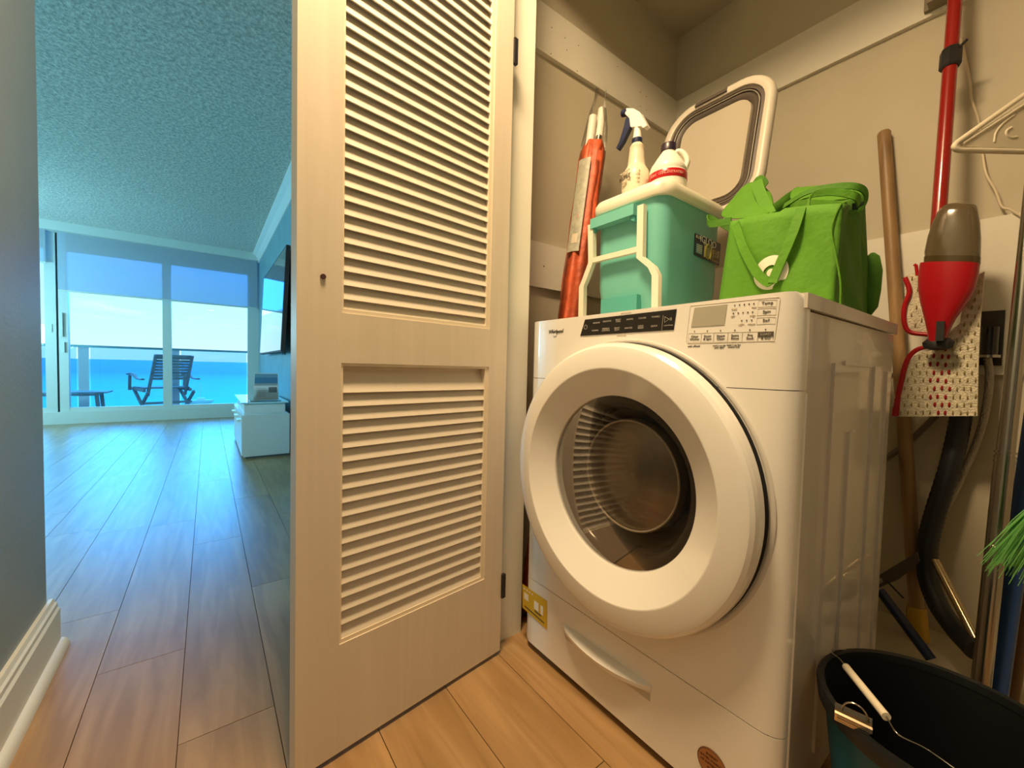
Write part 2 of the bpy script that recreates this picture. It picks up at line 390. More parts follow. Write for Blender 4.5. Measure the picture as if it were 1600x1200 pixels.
tcn = N(t, 'ShaderNodeTexCoord'); mpn = N(t, 'ShaderNodeMapping'); mpn.inputs['Scale'].default_value = (.012, .05, 1)
n1 = N(t, 'ShaderNodeTexNoise'); n1.inputs['Scale'].default_value = 1; n1.inputs['Detail'].default_value = 8
sp = N(t, 'ShaderNodeSeparateXYZ'); mr = N(t, 'ShaderNodeMapRange'); mr.inputs[1].default_value = 180; mr.inputs[2].default_value = 900
t.links.new(tcn.outputs['Object'], mpn.inputs[0]); t.links.new(mpn.outputs[0], n1.inputs[0]); t.links.new(tcn.outputs['Object'], sp.inputs[0]); t.links.new(sp.outputs[1], mr.inputs[0])
near = N(t, 'ShaderNodeMixRGB'); near.inputs[1].default_value = (.005, .34, .26, 1); near.inputs[2].default_value = (.04, .50, .32, 1)
mmx = N(t, 'ShaderNodeMixRGB'); mmx.inputs[2].default_value = (.0, .10, .18, 1)
t.links.new(n1.outputs[0], near.inputs[0]); t.links.new(mr.outputs[0], mmx.inputs[0]); t.links.new(near.outputs[0], mmx.inputs[1]); t.links.new(mmx.outputs[0], b.inputs['Base Color'])
b.inputs['Roughness'].default_value = .6; b.inputs['Specular IOR Level'].default_value = .15
bp = N(t, 'ShaderNodeBump'); bp.inputs['Strength'].default_value = .6; bp.inputs['Distance'].default_value = 1.0
t.links.new(n1.outputs[0], bp.inputs['Height']); t.links.new(bp.outputs[0], b.inputs['Normal'])
bm = newbm(); vs = [bm.verts.new(p) for p in ((-30000, 20, -20), (30000, 20, -20), (30000, 50000, -20), (-30000, 50000, -20))]; bm.faces.new(vs)
tag(obj('sea', bm, sea), 'calm turquoise sea running out to a deep blue horizon', 'sea', kind='stuff')
# boat
bx, by = at(314, 627, 2, -19.0).xy
t = thing('motor_boat', (bx, by, -20), 'small white boat with a thin mast anchored on the sea beyond the railing', 'boat')
HULL = mat('hull_white', (.90, .86, .80), .4)
bm = newbm(); loops = []
for z, hw, hl in ((-20.4, .8, 3.6), (-19.4, 1.25, 4.6), (-18.3, 1.4, 5.2)):
    L = []
    for j in range(16):
        a = 2*math.pi*j/16; L.append((bx+hl*math.cos(a)*(1.0 if math.cos(a) < 0 else 1.05), by+hw*math.sin(a), z))
    loops.append(L)
loft(bm, loops); obj('hull', bm, HULL, t, smooth=40)
pbox('cabin', HULL, t, bx-1.6, bx+1.6, by-.8, by+.8, -18.3, -17.3, bv=.3)
ptube('mast', HULL, t, [(bx-.2, by, -18.9), (bx-.2, by, -10.2)], .14, 8)
# folding armchair on the balcony, seen from behind
CY = 8.34
t = thing('garden_chair', (-.495, CY, -.05), 'slatted folding wooden armchair facing the sea on the balcony', 'chair')
def bar(name, a, b2, w, d, par=None):
    """rectangular bar between two points: w across X, d across the other"""
    a, b2 = Vector(a), Vector(b2); bm = newbm(); dr = (b2-a).normalized()
    u = Vector((1, 0, 0)) if abs(dr.x) < .8 else Vector((0, 0, 1))
    u = (u-dr*u.dot(dr)).normalized(); v = dr.cross(u)
    loft(bm, [[p+u*w/2*sx+v*d/2*sy for sx, sy in ((1, 1), (-1, 1), (-1, -1), (1, -1))] for p in (a, b2)])
    return obj(name, bm, TEAK, par or t, smooth=None)
for x in (-.735, -.262): bar('back_post', (x, CY+.06, .30), (x*.97-.0, CY-.20, .93), .035, .03)
for k in range(8):
    f = .42+.072*k; zz = .30+.63*f
    if f > 1: break
    yy = CY+.06-.26*f; bar('back_slat', (-.72, yy, zz), (-.28, yy, zz), .038, .014)
bar('back_slat', (-.71, CY-.195, .915), (-.27, CY-.195, .915), .04, .016)
for k in range(6): bar('seat_slat', (-.80, CY+.02+.075*k, .42), (-.22, CY+.02+.075*k, .42), .022, .055)
for x in (-.80, -.22):
    bar('seat_rail', (x, CY-.04, .385), (x, CY+.46, .40), .03, .045)
    bar('leg', (x, CY-.22, -.05), (x, CY+.40, .40), .03, .04)
    bar('leg', (x+.03, CY+.42, -.05), (x+.03, CY-.08, .36), .03, .04)
    s = -1 if x < -.5 else 1
    xx = x+s*.06
    bm = newbm(); tube(bm, spline([(xx, CY-.16, .56), (xx, CY+.04, .57), (xx, CY+.22, .635), (xx, CY+.42, .625)], 6), .03, 8, flat=.45); obj('armrest', bm, TEAK, t, smooth=40)
    bar('arm_post', (xx, CY+.36, .38), (xx, CY+.34, .61), .03, .04)
bar('stretcher', (-.80, CY-.09, .06), (-.20, CY-.09, .06), .035, .02)
bar('stretcher', (-.80, CY-.02, .19), (-.20, CY-.02, .19), .035, .02)
t.rotation_euler.z = math.radians(22)
# low table
t = thing('patio_table', (-1.60, 8.2, -.05), 'low dark slatted wooden table left of the balcony chair', 'table')
for k in range(5): bar('table_slat', (-2.05, 8.02+.09*k, .375), (-1.135, 8.02+.09*k, .375), .018, .075)
for x in (-2.0, -1.25):
    for y in (8.03, 8.36): bar('leg', (x, y, .365), (x+(.03 if x > -1.5 else -.03), y, -.05), .04, .03)
    bar('apron', (x, 8.03, .345), (x, 8.36, .345), .03, .03)
bar('apron', (-2.0, 8.03, .345), (-1.25, 8.03, .345), .03, .02)

# ------------------------------------------------------------------ television + cabinet
t = thing('television', (.64, 5.35, 1.46), 'large black wall-mounted television reflecting the bright window', 'television')
bm = newbm(); a = [(.553, 4.40, .955), (.553, 6.32, .955), (.598, 6.32, 1.965), (.598, 4.40, 1.965)]
prism(bm, a, (.035, 0, -.002)); bev(bm, .004, 1); obj('casing', bm, BLK, t)
bm = newbm(); prism(bm, [(.5525, 4.415, .972), (.5525, 6.305, .972), (.5965, 6.305, 1.95), (.5965, 4.415, 1.95)], (-.001, 0, 0))
SCR = mat('screen_glass', (.02, .03, .035), .04, spec=1.0, coat=1.0); obj('screen', bm, SCR, t)
pbox('wall_bracket', BLK, t, .59, .646, 5.0, 5.7, 1.2, 1.7, bv=.004)
for y in (4.55, 4.62, 4.72): ptube('cable', BLK, t, [(.60, y, 1.0), (.61, y, .96), (.615, y+.01, .93)], .004, 6)
CAB = mat('cabinet_lacquer', (.72, .76, .74), .3); CABD = mat('cabinet_joint', (.12, .15, .15), .6)
t = thing('media_cabinet', (.42, 4.9, 0), 'low white media cabinet with glass top standing under the television', 'cabinet')
pbox('body', CAB, t, .246, .60, 4.20, 5.45, .02, .385, bv=.003)
pbox('plinth', CABD, t, .262, .60, 4.215, 5.43, 0, .02)
pbox('upper_body', CAB, t, .26, .585, 4.36, 5.40, .385, .475, bv=.003)
pbox('glass_top', mat('glass_shelf', (.50, .80, .85), .08, coat=1), t, .235, .61, 4.33, 5.42, .475, .487, bv=.002)
for y0, y1 in ((4.203, 4.60), (4.606, 5.02), (5.026, 5.447)):
    d = pbox('drawer', CAB, t, .232, .246, y0, y1, .03, .38, bv=.002)
    yc = (y0+y1)/2; pbox('handle', CAB, d, .205, .232, yc-.06, yc+.06, .315, .333, bv=.003)
# booklet in an acrylic stand
t = thing('brochure_stand', (.45, 4.50, .487), 'clear acrylic stand holding a folded holiday leaflet on the glass cabinet top', 'stand')
ACR = thin_glass('acrylic', (.93, .98, .98), 1.5)
pbox('stand_base', ACR, t, .31, .56, 4.42, 4.58, .487, .491)
pbox('stand_front', ACR, t, .33, .545, 4.445, 4.449, .491, .60)
bm = newbm(); prism(bm, [(.335, 4.452, .495), (.54, 4.452, .495), (.545, 4.53, .745), (.352, 4.53, .745)], (0, .003, 0)); bk = obj('leaflet', bm, mat('leaflet_paper', (.75, .77, .76), .5), t)
def onleaf(name, u0, u1, v0, v1, m):
    A, B, C2, D = Vector((.335, 4.4515, .495)), Vector((.54, 4.4515, .495)), Vector((.545, 4.5295, .745)), Vector((.352, 4.5295, .745))
    q = lambda u, v: (A*(1-u)+B*u)*(1-v)+(D*(1-u)+C2*u)*v
    bm = newbm(); prism(bm, [q(u0, v0), q(u1, v0), q(u1, v1), q(u0, v1)], (0, -.001, 0)); obj(name, bm, m, bk)
onleaf('sky_print', .02, .98, .84, .98, mat('print_sky', (.12, .32, .45), .5)); onleaf('sea_print', .02, .98, .62, .84, mat('print_sea', (.02, .20, .36), .5))
onleaf('sand_print', .02, .98, .54, .62, mat('print_sand', (.30, .36, .36), .5)); onleaf('photo_print', .60, .95, .28, .48, mat('print_photo', (.12, .15, .15), .5))
for k in range(5): onleaf('text_line', .1, .5, .42-.07*k, .44-.07*k, mat('print_line', (.4, .43, .43), .5))

# ================================================================== LOUVERED DOOR (door_1)
TH = math.radians(7.73)
dr = thing('door_1', (.689, .950, 0), 'white-painted louvered bifold door leaf standing open beside the washer', None, rz=TH, kind='structure')
def dl(name, m, x0, x1, y0, y1, z0, z1, bv=.0015, par=dr):
    bm = newbm(); box(bm, x0, x1, y0, y1, z0, z1)
    if bv: bev(bm, bv, 1)
    return obj(name, bm, m, par, local=True, smooth=None)
T = .034
dl('stile', DOORP, -.558, -.472, 0, T, .012, 2.30); dl('stile', DOORP, -.066, 0, 0, T, .012, 2.30)
dl('rail', DOORP, -.472, -.066, .0003, T-.0003, .012, .2495); dl('rail', DOORP, -.472, -.066, .0003, T-.0003, .8485, .952); dl('rail', DOORP, -.472, -.066, .0003, T-.0003, 2.20, 2.30)
for z in (.8480, 2.1995): dl('backing_strip', DOORP, -.470, -.07, .024, .030, z-.035, z)
BEAD = mat('bead_paint', (.80, .70, .54), .4)
for z0, z1 in ((.2495, .8485), (.952, 2.20)):
    dl('bead', BEAD, -.472, -.467, .003, T-.003, z0, z1, 0); dl('bead', BEAD, -.078, -.066, .003, T-.003, z0, z1, .002)
    dl('bead', BEAD, -.467, -.078, .003, T-.003, z0, z0+.009, .002); dl('bead', BEAD, -.467, -.078, .003, T-.003, z1-.006, z1, 0)
def slat_mesh():
    bm = newbm(); L = .3895
    # top edge near the viewer side, lower edge towards the back
    pr = [(.0262, .0365), (.0285, .0370), (.0080, -.0183), (.0055, -.0175)]
    prism(bm, [(-.467, y, z) for y, z in pr], (L, 0, 0)); bev(bm, .001, 1)
    bmesh.ops.recalc_face_normals(bm, faces=bm.faces[:]); me = bpy.data.meshes.new('slat'); bm.to_mesh(me); bm.free(); me.materials.append(SLATP); return me
sm = slat_mesh()
def slats(z0, pitch, zmax):
    z = z0
    while z < zmax:
        o = bpy.data.objects.new('slat', sm); COL.objects.link(o); o.parent = dr; o.location = (0, 0, z-.0185); z += pitch
slats(.295, .0293, .845); slats(.9890, .02895, 2.19)
bm = newbm(); tube(bm, [(-.510, -.004, 1.019), (-.510, .004, 1.019)], .0052, 12); obj('bolt_head', bm, mat('rusty_bolt', (.05, .02, .02), .5), dr, local=True, smooth=40)
for z in (1.735, .205): dl('hinge', BLK, -.001, .012, -.006, .004, z-.035, z+.035, .002)
# ================================================================== WASHER
wx, wy0, wy1 = .775, .252, .950
ws = thing('washing_machine', (1.10, .597, 0), 'white front-loading washing machine with a large round door in the closet', 'washing machine')
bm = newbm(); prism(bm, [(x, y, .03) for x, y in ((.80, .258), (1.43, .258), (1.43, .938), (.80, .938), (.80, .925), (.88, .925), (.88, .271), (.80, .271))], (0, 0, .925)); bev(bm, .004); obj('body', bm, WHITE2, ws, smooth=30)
# console, front panel and drawer panel share one silhouette with rounded outer corners
def fpanel(name, z0, z1, rtop, rbot, m, x=wx, arch=0):
    bm = newbm(); n = 24; ys = []
    def edge_x(y):          # rounded vertical edges
        d = min(y-wy0, wy1-y); r = .035
        return x + (0 if d >= r else (r-math.sqrt(max(r*r-(r-d)**2, 0)))*.75)
    Y = [wy0+.0005+(wy1-wy0-.001)*(.5-.5*math.cos(math.pi*i/n)) for i in range(n+1)]
    m_ = 14
    grid = []
    for y in Y:
        s = (y-wy0)/(wy1-wy0); zt = z1 + arch*(math.sin(math.pi*s)**.7) if arch else z1
        d = min(y-wy0, wy1-y)
        if rtop and d < rtop: zt -= (rtop-math.sqrt(rtop**2-(rtop-d)**2))
        zb = z0
        if rbot and d < rbot: zb += (rbot-math.sqrt(rbot**2-(rbot-d)**2))
        col = []
        for k in range(m_+1):
            f = k/m_; z = zb+(zt-zb)*f; dx = 0
            dd = min(z1+.03-z, 9) if rtop else 9
            col.append((edge_x(y), y, z))
        grid.append(col)
    fr = [[bm.verts.new(p) for p in c] for c in grid]; bk = [[bm.verts.new((.812, p[1], p[2])) for p in (c[0], c[-1])] for c in grid]
    for i in range(n):
        for k in range(m_):
            cyy, czz = (grid[i][k][1]+grid[i+1][k+1][1])/2, (grid[i][k][2]+grid[i+1][k+1][2])/2
            if name == 'front_panel' and math.hypot(cyy-.6065, czz-.5885) < .245: continue
            bm.faces.new((fr[i][k], fr[i+1][k], fr[i+1][k+1], fr[i][k+1]))
        bm.faces.new((fr[i][0], bk[i][0], bk[i+1][0], fr[i+1][0])); bm.faces.new((fr[i][-1], fr[i+1][-1], bk[i+1][1], bk[i][1]))
    for i in (0, n): bm.faces.new(fr[i]+[bk[i][1], bk[i][0]])
    return obj(name, bm, m, ws, smooth=35)
con = fpanel('console', .820, .985, .016, 0, WHITE)
fpanel('front_panel', .2185, .8185, 0, 0, WHITE, arch=0)
drw = fpanel('drawer_panel', .022, .2165, 0, .03, WHITE)
GAP = mat('seam_shadow', (.10, .08, .06), .8)
for z in (.8192, .2175): pbox('seam', GAP, ws, .7795, .80, wy0+.02, wy1-.02, z-.0012, z+.0012)
ptube('panel_edge', WHITE, ws, [(.811, .2525, .035), (.811, .2525, .815)], .0022, 8)
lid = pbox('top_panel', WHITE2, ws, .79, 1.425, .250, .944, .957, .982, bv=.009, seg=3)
for y in (.29, .90):
    for x in (.85, 1.38): ptube('foot', BLK, ws, [(x, y, 0), (x, y, .035)], .02)
# embossed ribs on the side panel
for px0, px1, z1 in ((1293, 1300, .87), (1322, 1330, .73), (1356, 1366, .87), (1376, 1380, .86)):
    xa, xb = at(px0, 700, 1, .258).x, at(px1, 700, 1, .258).x
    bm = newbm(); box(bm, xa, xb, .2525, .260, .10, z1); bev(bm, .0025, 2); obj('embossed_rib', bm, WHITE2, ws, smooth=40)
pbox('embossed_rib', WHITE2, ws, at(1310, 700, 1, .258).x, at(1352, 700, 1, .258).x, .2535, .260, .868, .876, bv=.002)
# door
dy, dz = .6065, .5885
bm = newbm(); lathe(bm, [(.30, .79), (.318, .7785), (.322, .771), (.312, .770), (.30, .770)], (0, dy, dz), 'x', 96, capa=False, capb=False); obj('door_gasket', bm, BLK, ws, smooth=40)
bm = newbm(); lathe(bm, [(.332, .7752), (.331, .7740), (.324, .7738), (.321, .776)], (0, dy, dz), 'x', 96, capa=False, capb=False); obj('door_surround', bm, mat('surround_grey', (.62, .60, .56), .3), ws, smooth=50)
bm = newbm(); lathe(bm, [(.300, .768), (.3185, .764), (.3215, .756), (.3215, .736), (.3185, .727), (.312, .7215), (.303, .7185), (.264, .7150), (.2615, .7155), (.2600, .7170), (.203, .7540), (.2000, .7565), (.199, .760), (.199, .768)], (0, dy, dz), 'x', 120, capa=False, capb=False)
door = obj('washer_door', bm, WHITE, ws, smooth=16)
DG = thin_glass('smoked_glass', (.66, .62, .58), .40, .03, 1.4)
bm = newbm(); lathe(bm, [(.1995, .7615), (.16, .753), (.10, .747), (.05, .7445), (.0008, .744)], (0, dy, dz), 'x', 72, capa=False, capb=True); obj('door_glass', bm, DG, door, smooth=60)
bm = newbm(); lathe(bm, [(.1985, .7655), (.186, .767), (.174, .782), (.165, .828)], (0, dy, dz), 'x', 64, capa=False, capb=False); obj('glass_collar', bm, mat('smoky_collar', (.05, .045, .04), .15), door, smooth=60)
bm = newbm(); lathe(bm, [(.138, .842), (.136, .824), (.128, .816), (.0008, .808)], (0, dy+.002, dz+.006), 'x', 64, capa=False, capb=True)
bowl = obj('glass_bowl', bm, mat('bowl_glass', (.42, .36, .29), .28, m=.5, coat=.6, var=.35, vscale=10), door, smooth=60)
bm = newbm(); tube(bm, [(.814, dy+.002+.132*math.cos(2*math.pi*k/60), dz+.006+.132*math.sin(2*math.pi*k/60)) for k in range(60)], .003, 8, closed=True); obj('bowl_rim', bm, mat('bowl_rim', (.6, .55, .45), .3), bowl, smooth=60)
bm = newbm(); lathe(bm, [(.166, .826), (.136, .842)], (0, dy, dz), 'x', 64, capa=False, capb=False); obj('bowl_shadow_ring', bm, mat('smoky_collar', (.05, .045, .04), .15), bowl, smooth=60)
# control fascia
def wpt(px, py, x=.7748): return at(px, py, 0, x)
RY, UZ = (0, -1, 0), (0, 0, 1)
bm = newbm(); prism(bm, [wpt(907, 525), wpt(914.5, 499.5), wpt(1057.5, 483), wpt(1053, 515.5)], (-.0012, 0, 0)); bev(bm, .0008, 1)
fas = obj('control_fascia', bm, BLACK, con)
def wt(s, px, py, size, m=INK, x=.7744, par=None, nm='lettering', **k):
    p = wpt(px, py, x); text(nm, s, size, p, RY, UZ, m, par or con, **k)
for s, px, py in (('REGULAR', 932, 504.5), ('DELICATES', 948.5, 502), ('BULKY\nITEMS', 966, 501), ('WHITES', 984, 499), ('COLORS', 1003.5, 497), ('TOWELS', 1024.5, 495),
                  ('NORMAL', 930, 516.5), ('WRINKLE\nCONTROL', 946.5, 515), ('HEAVY\nDUTY', 964, 514), ('SANITIZE', 982, 512.5), ('COLD\nWASH', 1001, 511), ('QUICK', 1022, 509.5)):
    wt(s, px, py, .0052, INKW, .7734, fas)
wt('START/PAUSE', 1044.5, 508.5, .0034, INKW, .7734, fas)
p = wpt(915, 511, .7734); bm = newbm(); tube(bm, [(p.x, p.y+.0055*math.sin(a*.33), p.z+.0055*math.cos(a*.33)) for a in range(2, 18)], .0005, 6); tube(bm, [(p.x, p.y, p.z+.002), (p.x, p.y, p.z+.007)], .0005, 6); obj('power_symbol', bm, INKW, fas)
p = wpt(1042, 499, .7734); bm = newbm(); tube(bm, [(p.x, p.y+.005, p.z+.006), (p.x, p.y-.005, p.z), (p.x, p.y+.005, p.z-.006)], .0007, 6, closed=True)
for d in (.0075, .0105): tube(bm, [(p.x, p.y-d, p.z-.003), (p.x, p.y-d, p.z+.003)], .0006, 6)
obj('start_symbol', bm, INKW, fas)
p = wpt(1036, 500, .7734); q = wpt(1034, 516, .7734); bm = newbm(); tube(bm, [p+Vector((0, 0, .01)), q], .0004, 5); obj('divider_line', bm, INKG, fas)
wt('WHAT TO WASH', 978, 489, .0038, INKG); wt('HOW TO WASH', 971, 524.5, .0038, INKG)
wt('Whirlpool', 868, 518, .0155, INK, nm='maker_logo', shear=.25, sx=.92, depth=.0006, x=.7742)
p0 = wpt(867, 524, .7742); bm = newbm(); tube(bm, [(p0.x, p0.y-.006*math.cos(a*.3), p0.z-.0030*math.sin(a*.3)) for a in range(0, 11)], [.0002]+[.0006]*9+[.0002], 6); obj('logo_swirl', bm, INK, con)
bm = newbm(); prism(bm, [wpt(1080, 511), wpt(1085.5, 481), wpt(1136.5, 475.5), wpt(1132, 507.5)], (-.0008, 0, 0)); obj('display_window', bm, DISP, con)
def outline(pts, r=.00028, m=INKG, nm='button_outline'):
    bm = newbm(); tube(bm, pts, r, 5, closed=True); return obj(nm, bm, m, con)
outline([wpt(*q, .7747) for q in ((1079, 478), (1217.5, 464), (1219, 468), (1210, 533), (1075, 537), (1072, 534))], .0004)
for s, py, a in (('Temp', 473.5, (1184, 1214, 480, 468)), ('Spin', 487, (1183, 1213, 493, 481)), ('Soil', 500.5, (1182, 1212, 507, 495))):
    x0, x1, yb, yt = a; outline([wpt(*q, .7747) for q in ((x0, yb), (x0+1, yt+1.5), (x1, yt), (x1-1, yb-1.5))]); wt(s, (x0+x1)/2, py, .0078)
for r, (n, x0, y0, x1, y1) in enumerate(((5, 1148, 477, 1178, 474.5), (5, 1146, 489.5, 1176, 487.5), (3, 1159, 501, 1174.5, 500))):
    for k in range(n):
        p = wpt(x0+(x1-x0)*k/(n-1), y0+(y1-y0)*k/(n-1)); bm = newbm(); tube(bm, [p, p+Vector((-.0008, 0, 0))], .0012, 8); obj('indicator_dot', bm, INK, con)
for s, px, py in (('Cold', 1147, 483), ('Hot', 1178, 480), ('Off', 1145, 494.5), ('High', 1176, 493), ('Light', 1158, 506.5), ('Heavy', 1174, 506)): wt(s, px, py, .005, INKG)
bx_ = [1075, 1095.5, 1115, 1137, 1159.5, 1184, 1208.5]
for k, s in enumerate(('Clean\nWasher', 'Drain\n& Spin', 'Steam\nClean', 'Extra\nRinse', 'Pre\nSoak', 'LOAD\n& GO')):
    xa, xb = bx_[k]+.4, bx_[k+1]-.4; ya, yb = 521-.55*k, 535.5-.45*k
    outline([wpt(*q, .7747) for q in ((xa-.5, yb), (xa+.8, ya), (xb+.8, ya-.5), (xb-.5, yb-.4))]); xm = (xa+xb)/2
    if k < 5: wt(s, xm, (ya+yb)/2-.2, .0064)
    else:
        bm = newbm(); p = wpt(xm, ya+4, .7746); box(bm, p.x-.0006, p.x, p.y-.0125, p.y+.0125, p.z-.004, p.z+.004); o = obj('badge', bm, INK, con)
        wt('LOAD', xm, ya+4, .006, INKW, .7738); wt('& GO', xm, ya+10, .0062)
    p = wpt(xm, ya-3.5); bm = newbm(); tube(bm, [p, p+Vector((-.0008, 0, 0))], .0011, 8); obj('indicator_dot', bm, INK, con)
wt('with affresh', 1084, 541, .0055); wt('Hold 3 sec for\ncycle signal', 1123.5, 541.5, .0042); wt('Hold 3 sec for\ncontrol lock', 1146, 540.5, .0042)
# drawer pull
bm = newbm()
A, B = wpt(880, 975, .774), wpt(1017, 1072, .774); n = 12; top = []; bot = []
L1, L2, L3, L4 = [], [], [], []
for i in range(n+1):
    f = i/n; p = A.lerp(B, f); s = math.sin(math.pi*f); z = (.153+.135)/2
    zt = A.z + (B.z-A.z)*f
    L1.append(Vector((.7755, p.y, zt+.002))); L2.append(Vector((.7755-.030*s**.6-.002, p.y, zt-.002-.006*s))); L3.append(Vector((.7755-.027*s**.6-.002, p.y, zt-.011-.008*s))); L4.append(Vector((.7755, p.y, zt-.018-.004*s)))
rows = [[bm.verts.new(p) for p in L] for L in (L1, L2, L3, L4)]
for a, b in zip(rows, rows[1:]+rows[:1]):
    for i in range(n): bm.faces.new((a[i], a[i+1], b[i+1], b[i]))
obj('drawer_pull', bm, WHITE, drw, smooth=40)
bm = newbm(); prism(bm, [wpt(880, 982, .7749), wpt(1016, 1078, .7749), wpt(1016, 1096, .7749), wpt(884, 998, .7749)], (-.0006, 0, 0)); obj('pull_recess_shade', bm, mat('recess_shade', (.55, .52, .47), .35), drw)  # flat grey sheet, the shade under the pull is put into its colour
# stickers
YST = mat('yellow_sticker', (.62, .40, .015), .45); BST = mat('brown_sticker', (.36, .15, .05), .5)
c4 = [wpt(816.5, 949, .7740), wpt(816.5, 912.5, .7740), wpt(854.5, 939, .7740), wpt(854.5, 984, .7740)]
bm = newbm(); prism(bm, c4, (-.0005, 0, 0)); st = obj('energy_sticker', bm, YST, drw)
def q4(u, v): return (c4[1]*(1-v)+c4[0]*v)*(1-u)+(c4[2]*(1-v)+c4[3]*v)*u + Vector((-.0007, 0, 0))
def stp(name, u0, u1, v0, v1, m):
    bm = newbm(); prism(bm, [q4(u0, v0), q4(u1, v0), q4(u1, v1), q4(u0, v1)], (-.0003, 0, 0)); obj(name, bm, m, st)
stp('washer_picture', .08, .26, .28, .55, WPLAS); stp('drum_picture', .50, .68, .30, .62, WPLAS); stp('arrow_picture', .76, .86, .3, .62, WPLAS)
for k in range(4): stp('warning_mark', .06+.11*k, .12+.11*k, .10, .16, WPLAS)
stp('text_bar', .1, .9, .82, .87, INK); stp('hand_picture', .52, .78, .66, .72, INK)
bm = newbm(); c = wpt(1112, 1194, .7742); tube(bm, [c, c+Vector((-.0006, 0, 0))], .0285, 40, flat=1); bs = obj('round_sticker', bm, BST, drw, smooth=40)
bm = newbm(); tube(bm, [c+Vector((-.0008, .0275*math.cos(a*math.pi/20), .0275*math.sin(a*math.pi/20))) for a in range(40)], .0006, 5, closed=True); obj('sticker_rim', bm, INK, bs)
for k, s in enumerate(('ENERGY', 'SAVER WASHER', 'HE DETERGENT', 'ONLY')): text('lettering', s, .0062, c+Vector((-.0009, 0, .015-.0085*k)), RY, UZ, mat('dark_brown_ink', (.10, .03, .01), .5), bs)

# ================================================================== COOLER
cx0, cx1, cy0, cy1 = .965, 1.295, .640, .888; ctop = 1.35; cb = .9855
ck = thing('cooler', ((cx0+cx1)/2, (cy0+cy1)/2, cb), 'teal cooler with a cream lid and handles on top of the washing machine', 'cooler')
def rr(cx, cy, w, d, r, z): return [(cx+x, cy+y, z) for x, y in rrect(w, d, r, 6)]
mx_, my_ = (cx0+cx1)/2, (cy0+cy1)/2; w_, d_ = cx1-cx0, cy1-cy0
bm = newbm(); loft(bm, [rr(mx_, my_, w_-.05, d_-.04, .035, cb), rr(mx_, my_, w_-.02, d_-.012, .04, 1.10), rr(mx_, my_, w_-.012, d_-.008, .04, 1.30), rr(mx_, my_, w_-.01, d_-.006, .04, 1.325)]); obj('cooler_body', bm, TEAL, ck, smooth=35)
bm = newbm(); loft(bm, [rr(mx_, my_, w_+.012, d_+.012, .045, 1.322), rr(mx_, my_, w_+.020, d_+.020, .05, 1.330), rr(mx_, my_, w_+.020, d_+.020, .05, 1.348), rr(mx_, my_, w_+.010, d_+.010, .05, 1.358), rr(mx_, my_, w_-.02, d_-.02, .045, 1.364)]); obj('lid', bm, CREAM, ck, smooth=35)
def cpt(x, y, X=.960): return at(x/2.7275+820, y/2.7275+60, 0, X)
fx = .955
hb = newbm()
for path in ([(286, 795), (288, 955), (262, 1025), (248, 1060), (244, 1230)], [(500, 712), (496, 935), (545, 975), (562, 1010), (560, 1180)]):
    P = [cpt(*q, fx) for q in path]; P[-1].z = max(P[-1].z, cb+.01)
    loft(hb, [[p+Vector((sx*.008, sy*.010, 0)) for sx, sy in ((1, 1), (-1, 1), (-1, -1), (1, -1))] for p in P])
P = [cpt(290, 948, fx), cpt(485, 900, fx)]; loft(hb, [[p+Vector((sx*.007, 0, sz*.0075)) for sx, sz in ((1, 1), (-1, 1), (-1, -1), (1, -1))] for p in P])
bev(hb, .002, 2); obj('tow_handle', hb, CREAM, ck, smooth=35)
a, b = cpt(300, 785), cpt(475, 705)
bm = newbm(); box(bm, .944, .975, b.y-.003, a.y+.006, a.z-.022, a.z+.008); bev(bm, .004, 2); la = obj('latch', bm, TEAL, ck, smooth=35)
bm = newbm(); yb_ = (b.y)-.002
prism(bm, [(.950, a.y+.004, a.z-.02), (.950, a.y+.004, a.z-.038), (.950, a.y-.008, a.z-.030), (.950, a.y-.012, a.z-.02)], (.012, 0, 0)); obj('latch_tab', bm, TEALD, la)
bm = newbm(); prism(bm, [(.950, b.y-.002, a.z-.02), (.950, b.y-.002, a.z-.040), (.950, b.y+.010, a.z-.032), (.950, b.y+.014, a.z-.02)], (.012, 0, 0)); obj('latch_tab', bm, TEALD, la)
p, q = cpt(330, 1115, .968), cpt(480, 1180, .968)
bm = newbm(); box(bm, .962, .985, q.y, p.y, cb+.02, p.z); bev(bm, .003, 1); obj('recess_panel', bm, TEALD, ck)
# right side handle bar, just under the lid
# sticker on the long side (faces -Y)
sy = cy0-.0005+.006
c1 = [at(1083, 394+4, 1, sy), at(1084.5, 364.5, 1, sy), at(1125, 381.5, 1, sy), at(1122, 416, 1, sy)]
for v in c1: v.y = sy-.002
bm = newbm(); prism(bm, c1, (0, -.0008, 0)); sk = obj('brand_sticker', bm, mat('sticker_navy', (.01, .015, .035), .3), ck)
def s4(u, v, o=.0012): return (c1[0]*(1-v)+c1[1]*v)*(1-u)+(c1[3]*(1-v)+c1[2]*v)*u + Vector((0, -o, 0))
def sp4(name, u0, u1, v0, v1, m, o=.0012):
    bm = newbm(); prism(bm, [s4(u0, v0, o), s4(u1, v0, o), s4(u1, v1, o), s4(u0, v1, o)], (0, -.0003, 0)); return obj(name, bm, m, sk)
sp4('badge_print', .04, .22, .82, .95, PRINTW); sp4('teal_print', .05, .30, .12, .58, mat('print_teal', (.05, .30, .32), .4)); sp4('cream_print', .36, .66, .10, .62, mat('print_cream', (.60, .55, .34), .4)); sp4('tan_print', .69, .95, .08, .62, mat('print_tan', (.45, .33, .15), .4))
ru = (c1[3]-c1[0]).normalized()
text('lettering', 'IGLOO', .030, s4(.50, .83, .0016), ru, UZ, PRINTW, sk, sx=1.0); text('lettering', 'LATITUDE 30', .009, s4(.5, .69, .0016), ru, UZ, PRINTW, sk)
